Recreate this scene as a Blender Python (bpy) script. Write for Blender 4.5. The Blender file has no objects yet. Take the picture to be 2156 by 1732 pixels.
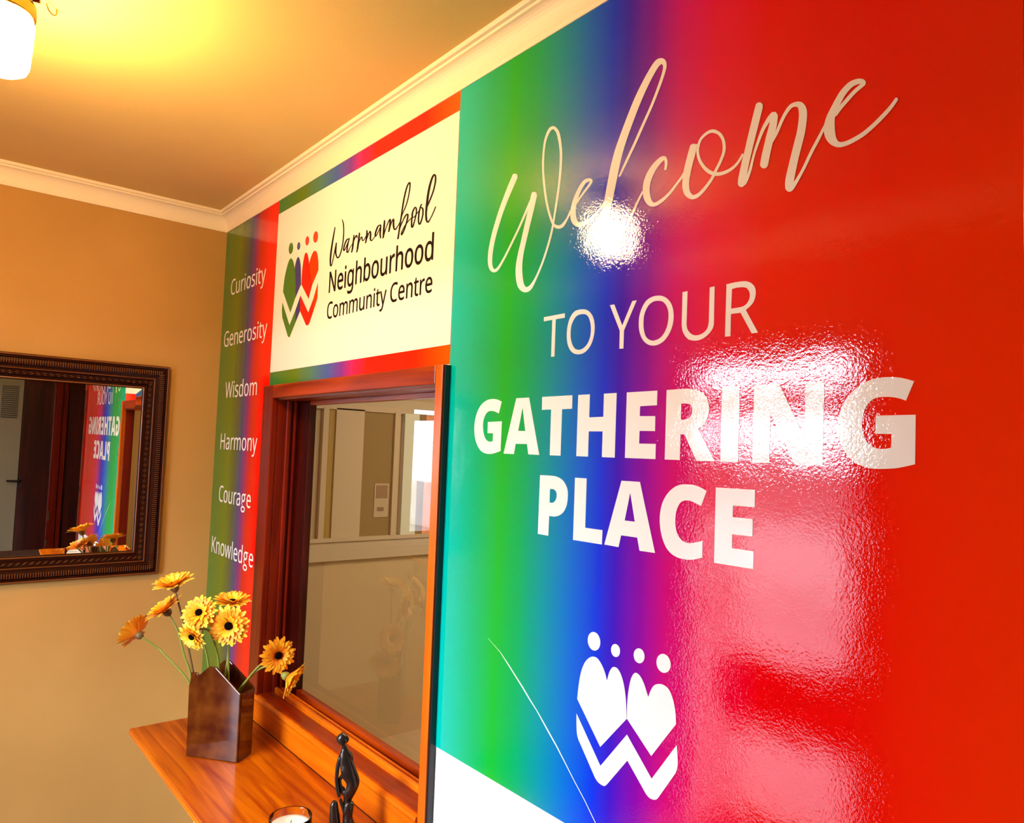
import bpy, bmesh, math, random
from mathutils import Vector, Matrix
random.seed(7)
C = bpy.context.scene.collection
sc = bpy.context.scene
PI = math.pi

# ------------------------------------------------------------------ camera
cam = bpy.data.cameras.new('camera')
cam.sensor_width = 36.0
cam.lens = 1542.7 / 2156 * 36
cam.clip_start = 0.02
co = bpy.data.objects.new('camera', cam)
C.objects.link(co)
yaw, pitch, roll = (math.radians(a) for a in (39.6165, 3.1586, 2.0602))
fwd = Vector((math.sin(yaw) * math.cos(pitch), math.cos(yaw) * math.cos(pitch), math.sin(pitch)))
rgt = Vector((math.cos(yaw), -math.sin(yaw), 0))
upv = rgt.cross(fwd)
r2 = math.cos(roll) * rgt + math.sin(roll) * upv
u2 = -math.sin(roll) * rgt + math.cos(roll) * upv
mw = Matrix.Identity(4)
for i in range(3):
    mw[i][0], mw[i][1], mw[i][2] = r2[i], u2[i], -fwd[i]
mw[0][3], mw[1][3], mw[2][3] = -1.0, 0.0, 1.6
co.matrix_world = mw
sc.camera = co

# ------------------------------------------------------------------ world, light, exposure
SKY = 36.0
w = bpy.data.worlds.new('sky')
sc.world = w
w.use_nodes = True
bg = w.node_tree.nodes['Background']
bg.inputs[0].default_value = (0.74, 0.87, 1.0, 1)
bg.inputs[1].default_value = SKY


def area(name, loc, rot, sx, sy, power, col, portal=False):
    l = bpy.data.lights.new(name, 'AREA')
    l.shape = 'RECTANGLE'
    l.size, l.size_y, l.energy, l.color = sx, sy, power, col
    if portal:
        l.cycles.is_portal = True
    o = bpy.data.objects.new(name, l)
    C.objects.link(o)
    o.location, o.rotation_euler = loc, rot
    return o


area('doorway_portal', (-1.93, 1.70, 1.05), (0, -PI / 2, 0), 2.1, 0.80, 1, (1, 1, 1), True)
area('office_light', (1.6, 2.0, 2.45), (0, 0, 0), 1.0, 1.0, 36, (1.0, 0.82, 0.56))
LAMP = 265.0
sc.view_settings.view_transform = 'Standard'
sc.view_settings.look = 'None'
sc.view_settings.exposure = 0.15
sc.view_settings.gamma = 1.0
sc.view_settings.use_curve_mapping = False


# ------------------------------------------------------------------ materials
def mat(name, col, rough=0.6, spec=0.5, metal=0.0, emit=None, estr=0.0, coat=0.0):
    m = bpy.data.materials.new(name)
    m.use_nodes = True
    b = m.node_tree.nodes['Principled BSDF']
    b.inputs['Base Color'].default_value = (*col, 1)
    b.inputs['Roughness'].default_value = rough
    b.inputs['Specular IOR Level'].default_value = spec
    b.inputs['Metallic'].default_value = metal
    b.inputs['Coat Weight'].default_value = coat
    b.inputs['Coat Roughness'].default_value = 0.12
    if emit:
        b.inputs['Emission Color'].default_value = (*emit, 1)
        b.inputs['Emission Strength'].default_value = estr
    return m


def nodes(m):
    return m.node_tree.nodes, m.node_tree.links, m.node_tree.nodes['Principled BSDF']


def bump(m, scale, strength, dist=0.002, detail=3.0, sc3=(1, 1, 1)):
    n, l, b = nodes(m)
    tc = n.new('ShaderNodeTexCoord')
    mp = n.new('ShaderNodeMapping')
    mp.inputs['Scale'].default_value = sc3
    nz = n.new('ShaderNodeTexNoise')
    nz.inputs['Scale'].default_value = scale
    nz.inputs['Detail'].default_value = detail
    bp = n.new('ShaderNodeBump')
    bp.inputs['Strength'].default_value = strength
    bp.inputs['Distance'].default_value = dist
    l.new(tc.outputs['Object'], mp.inputs[0])
    l.new(mp.outputs[0], nz.inputs['Vector'])
    l.new(nz.outputs[0], bp.inputs['Height'])
    l.new(bp.outputs[0], b.inputs['Normal'])
    return m


def mottled(name, c1, c2, scale, rough, bscale=220, bstr=0.25, spec=0.3):
    m = mat(name, c1, rough, spec)
    n, l, b = nodes(m)
    bump(m, bscale, bstr, 0.0015)
    tc = n.new('ShaderNodeTexCoord')
    nz = n.new('ShaderNodeTexNoise')
    nz.inputs['Scale'].default_value = scale
    nz.inputs['Detail'].default_value = 4
    rp = n.new('ShaderNodeValToRGB')
    rp.color_ramp.elements[0].color = (*c1, 1)
    rp.color_ramp.elements[1].color = (*c2, 1)
    rp.color_ramp.elements[0].position = 0.35
    rp.color_ramp.elements[1].position = 0.65
    l.new(tc.outputs['Object'], nz.inputs['Vector'])
    l.new(nz.outputs[0], rp.inputs[0])
    l.new(rp.outputs[0], b.inputs['Base Color'])
    return m


def wood(name, dark, light, axis='y', rough=0.28, coat=0.4):
    m = mat(name, light, rough, 0.3, coat=coat)
    n, l, b = nodes(m)
    tc = n.new('ShaderNodeTexCoord')
    mp = n.new('ShaderNodeMapping')
    s = {'x': (1.2, 22, 22), 'y': (22, 1.2, 22), 'z': (22, 22, 1.2)}[axis]
    mp.inputs['Scale'].default_value = s
    nz = n.new('ShaderNodeTexNoise')
    nz.inputs['Scale'].default_value = 1.6
    nz.inputs['Detail'].default_value = 7
    nz.inputs['Distortion'].default_value = 0.8
    rp = n.new('ShaderNodeValToRGB')
    e = rp.color_ramp.elements
    e[0].position, e[0].color = 0.32, (*dark, 1)
    e[1].position, e[1].color = 0.66, (*light, 1)
    l.new(tc.outputs['Object'], mp.inputs[0])
    l.new(mp.outputs[0], nz.inputs['Vector'])
    l.new(nz.outputs[0], rp.inputs[0])
    l.new(rp.outputs[0], b.inputs['Base Color'])
    bp = n.new('ShaderNodeBump')
    bp.inputs['Strength'].default_value = 0.12
    bp.inputs['Distance'].default_value = 0.001
    l.new(nz.outputs[0], bp.inputs['Height'])
    l.new(bp.outputs[0], b.inputs['Normal'])
    return m


def srgb(r, g, b):
    f = lambda v: (v / 255 / 12.92) if v <= 10 else ((v / 255 + 0.055) / 1.055) ** 2.4
    return (f(r), f(g), f(b))


VINYL_R = 0.03


def vinyl_finish(m, rough=VINYL_R):
    """glossy laminate with a fine orange-peel ripple"""
    n, l, b = nodes(m)
    b.inputs['Roughness'].default_value = rough
    b.inputs['Specular IOR Level'].default_value = 0.55
    g = n.new('ShaderNodeTexCoord')
    n1 = n.new('ShaderNodeTexNoise')
    n1.inputs['Scale'].default_value = 250
    n1.inputs['Detail'].default_value = 2
    n2 = n.new('ShaderNodeTexNoise')
    n2.inputs['Scale'].default_value = 16
    n2.inputs['Detail'].default_value = 1
    b1 = n.new('ShaderNodeBump')
    b1.inputs['Strength'].default_value = 0.16
    b1.inputs['Distance'].default_value = 0.0010
    b2 = n.new('ShaderNodeBump')
    b2.inputs['Strength'].default_value = 0.10
    b2.inputs['Distance'].default_value = 0.004
    l.new(g.outputs['Object'], n1.inputs['Vector'])
    l.new(g.outputs['Object'], n2.inputs['Vector'])
    l.new(n1.outputs[0], b1.inputs['Height'])
    l.new(n2.outputs[0], b2.inputs['Height'])
    l.new(b2.outputs[0], b1.inputs['Normal'])
    l.new(b1.outputs[0], b.inputs['Normal'])
    return m


def ramp_y(name, stops, rough=VINYL_R):
    """printed spectrum that runs along the wall: stops are (y in metres, linear colour)"""
    m = mat(name, (1, 1, 1), rough)
    n, l, b = nodes(m)
    vinyl_finish(m, rough)
    tc = n.new('ShaderNodeTexCoord')
    sp = n.new('ShaderNodeSeparateXYZ')
    mr = n.new('ShaderNodeMapRange')
    y0, y1 = stops[0][0], stops[-1][0]
    mr.inputs['From Min'].default_value = y0
    mr.inputs['From Max'].default_value = y1
    rp = n.new('ShaderNodeValToRGB')
    rp.color_ramp.interpolation = 'LINEAR'
    e = rp.color_ramp.elements
    while len(e) < len(stops):
        e.new(0.5)
    for i, (y, c) in enumerate(stops):
        e[i].position = (y - y0) / (y1 - y0)
        e[i].color = (*c, 1)
    l.new(tc.outputs['Object'], sp.inputs[0])
    l.new(sp.outputs['Y'], mr.inputs['Value'])
    l.new(mr.outputs[0], rp.inputs[0])
    l.new(rp.outputs[0], b.inputs['Base Color'])
    return m


MURAL = ramp_y('mural_print', [
    (1.447, srgb(0, 182, 172)), (1.31, srgb(0, 168, 102)), (1.235, srgb(12, 170, 45)), (1.16, srgb(0, 160, 90)),
    (1.09, srgb(0, 140, 150)), (1.00, srgb(0, 95, 205)), (0.94, srgb(0, 48, 218)), (0.90, srgb(50, 18, 190)),
    (0.84, srgb(125, 0, 160)), (0.78, srgb(195, 0, 115)), (0.71, srgb(220, 0, 66)), (0.61, srgb(226, 0, 10)),
    (0.43, srgb(230, 8, 0)), (0.26, srgb(236, 42, 0))])
STRIP = ramp_y('sign_border_print', [
    (2.58, srgb(50, 125, 60)), (2.36, srgb(85, 125, 20)), (2.24, srgb(60, 125, 100)), (2.11, srgb(50, 90, 180)),
    (2.02, srgb(110, 40, 160)), (1.94, srgb(200, 0, 90)), (1.86, srgb(245, 0, 10)), (1.60, srgb(250, 15, 0)),
    (1.44, srgb(250, 90, 0))])
COLUMN = ramp_y('column_print', [
    (3.14, srgb(70, 125, 50)), (2.96, srgb(95, 120, 15)), (2.88, srgb(70, 88, 55)), (2.83, srgb(50, 62, 115)),
    (2.785, srgb(120, 20, 110)), (2.74, srgb(190, 0, 15)), (2.66, srgb(235, 0, 5)), (2.574, srgb(250, 12, 0))])
VWHITE = vinyl_finish(mat('white_vinyl', (0.88, 0.88, 0.88)))
SIGNWHITE = vinyl_finish(mat('sign_white', (0.90, 0.88, 0.80)), 0.25)
VBLACK = mat('black_vinyl', (0.006, 0.002, 0.003), 0.5, 0.1)
LG = vinyl_finish(mat('logo_green', srgb(55, 120, 40)))
LB = vinyl_finish(mat('logo_blue', srgb(40, 50, 130)))
LR = vinyl_finish(mat('logo_red', srgb(235, 0, 10)))
LO = vinyl_finish(mat('logo_orange', srgb(250, 50, 0)))
PAINT = mottled('wall_paint_tan', (0.48, 0.262, 0.068), (0.52, 0.287, 0.078), 2.5, 0.75)
WHITE = mottled('wall_paint_white', (0.84, 0.82, 0.79), (0.86, 0.84, 0.81), 3, 0.7)
CEIL = mottled('ceiling_paint', (0.71, 0.485, 0.165), (0.77, 0.535, 0.19), 1.5, 0.85, 160, 0.2)
CORN = mat('cornice_paint', (0.90, 0.78, 0.56), 0.55)
OFFICE = mottled('office_paint', (0.55, 0.42, 0.25), (0.58, 0.44, 0.27), 2, 0.8)
WOODY = wood('jarrah_along', (0.16, 0.008, 0.0005), (0.38, 0.045, 0.001), 'y', 0.3, 0.15)
WOODZ = wood('jarrah_upright', (0.10, 0.003, 0.0003), (0.22, 0.012, 0.0005), 'z', 0.3, 0.15)
SHELFW = wood('shelf_timber', (0.27, 0.024, 0.0003), (0.55, 0.125, 0.0003), 'y', 0.30, 0.06)
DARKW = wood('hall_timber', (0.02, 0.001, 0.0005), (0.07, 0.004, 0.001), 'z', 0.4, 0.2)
BRASS = mat('brass', (0.75, 0.38, 0.08), 0.25, 0.5, 1.0)
CHROME = mat('chrome', (0.8, 0.8, 0.8), 0.2, 0.5, 1.0)
GREYP = mat('pale_door_paint', (0.34, 0.33, 0.24), 0.5)
BLACKM = mat('black_metal', (0.015, 0.015, 0.02), 0.3)
CARPET = mottled('carpet', (0.10, 0.05, 0.035), (0.14, 0.07, 0.05), 40, 0.95)


# ------------------------------------------------------------------ mesh helpers
def obj(name, bm, m, parent=None, smooth=False, bevel=0.0, segs=2):
    me = bpy.data.meshes.new(name)
    bmesh.ops.recalc_face_normals(bm, faces=bm.faces)
    bm.to_mesh(me)
    bm.free()
    me.materials.append(m)
    o = bpy.data.objects.new(name, me)
    C.objects.link(o)
    if parent:
        o.parent = parent
    if smooth:
        for p in me.polygons:
            p.use_smooth = True
    if bevel:
        b = o.modifiers.new('bevel', 'BEVEL')
        b.width, b.segments, b.limit_method = bevel, segs, 'ANGLE'
    return o


def box(bm, x0, x1, y0, y1, z0, z1):
    v = [bm.verts.new(p) for p in ((x0, y0, z0), (x1, y0, z0), (x1, y1, z0), (x0, y1, z0), (x0, y0, z1), (x1, y0, z1), (x1, y1, z1), (x0, y1, z1))]
    for f in ((0, 3, 2, 1), (4, 5, 6, 7), (0, 1, 5, 4), (1, 2, 6, 5), (2, 3, 7, 6), (3, 0, 4, 7)):
        bm.faces.new([v[i] for i in f])


def boxes(*bs):
    bm = bmesh.new()
    for b in bs:
        box(bm, *b)
    return bm


def thing(name, label, cat, loc=(0, 0, 0), rot=(0, 0, 0), group=None):
    o = bpy.data.objects.new(name, None)
    o.empty_display_size = 0.05
    C.objects.link(o)
    o.location, o.rotation_euler = loc, rot
    return tag(o, label, cat, group)


def tag(o, label=None, cat=None, group=None, kind=None):
    if label: o['label'] = label
    if cat: o['category'] = cat
    if group: o['group'] = group
    if kind: o['kind'] = kind
    return o


def struct(name, bm, m, parent=None, **k):
    o = obj(name, bm, m, parent, **k)
    if parent is None:
        o['kind'] = 'structure'
    return o


def sroot(name):
    o = bpy.data.objects.new(name, None)
    C.objects.link(o)
    o['kind'] = 'structure'
    return o


def sweep(bm, pts, radii, seg=10, cap=True):
    """tube through pts with a radius at each"""
    rings = []
    n = len(pts)
    pts = [Vector(p) for p in pts]
    ref = None
    for i, p in enumerate(pts):
        t = (pts[min(i + 1, n - 1)] - pts[max(i - 1, 0)]).normalized()
        if ref is None:
            ref = t.orthogonal().normalized()
        ref = (ref - t * ref.dot(t)).normalized()
        bn = t.cross(ref)
        r = radii[i] if isinstance(radii, (list, tuple)) else radii
        rings.append([bm.verts.new(p + (ref * math.cos(2 * PI * k / seg) + bn * math.sin(2 * PI * k / seg)) * r) for k in range(seg)])
    for a, b in zip(rings, rings[1:]):
        for k in range(seg):
            bm.faces.new((a[k], a[(k + 1) % seg], b[(k + 1) % seg], b[k]))
    if cap:
        bm.faces.new(rings[0][::-1])
        bm.faces.new(rings[-1])


def crom(P, n=6):
    P = [Vector(p) for p in P]
    out = []
    for i in range(len(P) - 1):
        a, b, c, d = P[max(i - 1, 0)], P[i], P[i + 1], P[min(i + 2, len(P) - 1)]
        for k in range(n):
            t = k / n
            out.append(0.5 * ((2 * b) + (c - a) * t + (2 * a - 5 * b + 4 * c - d) * t * t + (3 * b - a - 3 * c + d) * t ** 3))
    out.append(P[-1])
    return out


def lathe(bm, prof, seg=32, close=True):
    rings = [[bm.verts.new((r * math.cos(2 * PI * k / seg), r * math.sin(2 * PI * k / seg), z)) for k in range(seg)] for r, z in prof]
    pairs = list(zip(rings, rings[1:]))
    for a, b in pairs:
        for k in range(seg):
            bm.faces.new((a[k], a[(k + 1) % seg], b[(k + 1) % seg], b[k]))
    if close:
        bm.faces.new(rings[0][::-1])
        bm.faces.new(rings[-1])


def prism(bm, pts, axis, a, b):
    """extrude a closed outline: axis 'y' takes (x,z) points from y=a to y=b; axis 'x' takes (y,z)"""
    mk = (lambda p, t: (p[0], t, p[1])) if axis == 'y' else (lambda p, t: (t, p[0], p[1]))
    A = [bm.verts.new(mk(p, a)) for p in pts]
    B = [bm.verts.new(mk(p, b)) for p in pts]
    n = len(pts)
    for i in range(n):
        bm.faces.new((A[i], A[(i + 1) % n], B[(i + 1) % n], B[i]))
    bm.faces.new(A[::-1])
    bm.faces.new(B)


# ------------------------------------------------------------------ lettering on the wall (plane x = 0, tenths of a millimetre)
def dec(s):
    a = b = 0
    out = []
    for t in s.split():
        u, v = t.split(',')
        a += int(u)
        b += int(v)
        out.append((a * 1e-4, b * 1e-4))
    return out


def letters(name, key, x, m, parent, label=None, weight=0.0):
    kind, data = GLYPHS[key]
    if kind == 'R':
        bm = bmesh.new()
        for q, (ls, rs, caps) in enumerate(data):
            # later strokes lie a hair above earlier ones, as overlapping cut vinyl does
            xs = x - q * 4e-5
            L = [bm.verts.new((xs - i * 6e-7, *p)) for i, p in enumerate(dec(ls))]
            R = [bm.verts.new((xs - i * 6e-7, *p)) for i, p in enumerate(dec(rs))]
            for i in range(len(L) - 1):
                bm.faces.new((L[i], L[i + 1], R[i + 1], R[i]))
            for j, c in enumerate(caps):
                bm.faces.new([bm.verts.new((x - len(data) * 4e-5 - 1.5e-4 - (2 * q + j) * 1.2e-5, *p)) for p in dec(c)])
        me = bpy.data.meshes.new(name)
        for f in bm.faces:
            if f.normal.length == 0:
                f.normal_update()
            f.normal_update()
            if f.normal.x > 0:
                f.normal_flip()
        bm.to_mesh(me)
        bm.free()
    else:
        groups = [[]]
        for s in data:
            if s == '+':
                groups.append([])
            else:
                groups[-1].append(s)
        shifts = [(0, 0)] * len(groups)
        if weight:      # heavier strokes: the same outlines laid again a little apart
            shifts = [(weight, 0), (-weight, 0), (0, weight), (0, -weight)]
            groups = groups * 4
        bm = bmesh.new()
        for q, g in enumerate(groups):
            cu = bpy.data.curves.new(name, 'CURVE')
            cu.dimensions = '2D'
            cu.fill_mode = 'BOTH'
            cu.extrude = 0.0001
            for s in g:
                pts = dec(s)
                sp = cu.splines.new('POLY')
                sp.points.add(len(pts) - 1)
                for k, p in zip(sp.points, pts):
                    k.co = (p[0], p[1], 0, 1)
                sp.use_cyclic_u = True
            tmp = bpy.data.objects.new('tmp', cu)
            C.objects.link(tmp)
            dg = bpy.context.evaluated_depsgraph_get()
            m1 = bpy.data.meshes.new_from_object(tmp.evaluated_get(dg))
            bpy.data.objects.remove(tmp)
            bpy.data.curves.remove(cu)
            for v in m1.vertices:
                y, z, d = v.co
                v.co = (x + d - q * 0.00002, y + shifts[q][0], z + shifts[q][1])
            bm.from_mesh(m1)
            bpy.data.meshes.remove(m1)
        bmesh.ops.recalc_face_normals(bm, faces=bm.faces)
        me = bpy.data.meshes.new(name)
        bm.to_mesh(me)
        bm.free()
    me.materials.clear()
    me.materials.append(m)
    o = bpy.data.objects.new(name, me)
    C.objects.link(o)
    o.parent = parent
    if label:
        o['label'] = label
    return o

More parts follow.
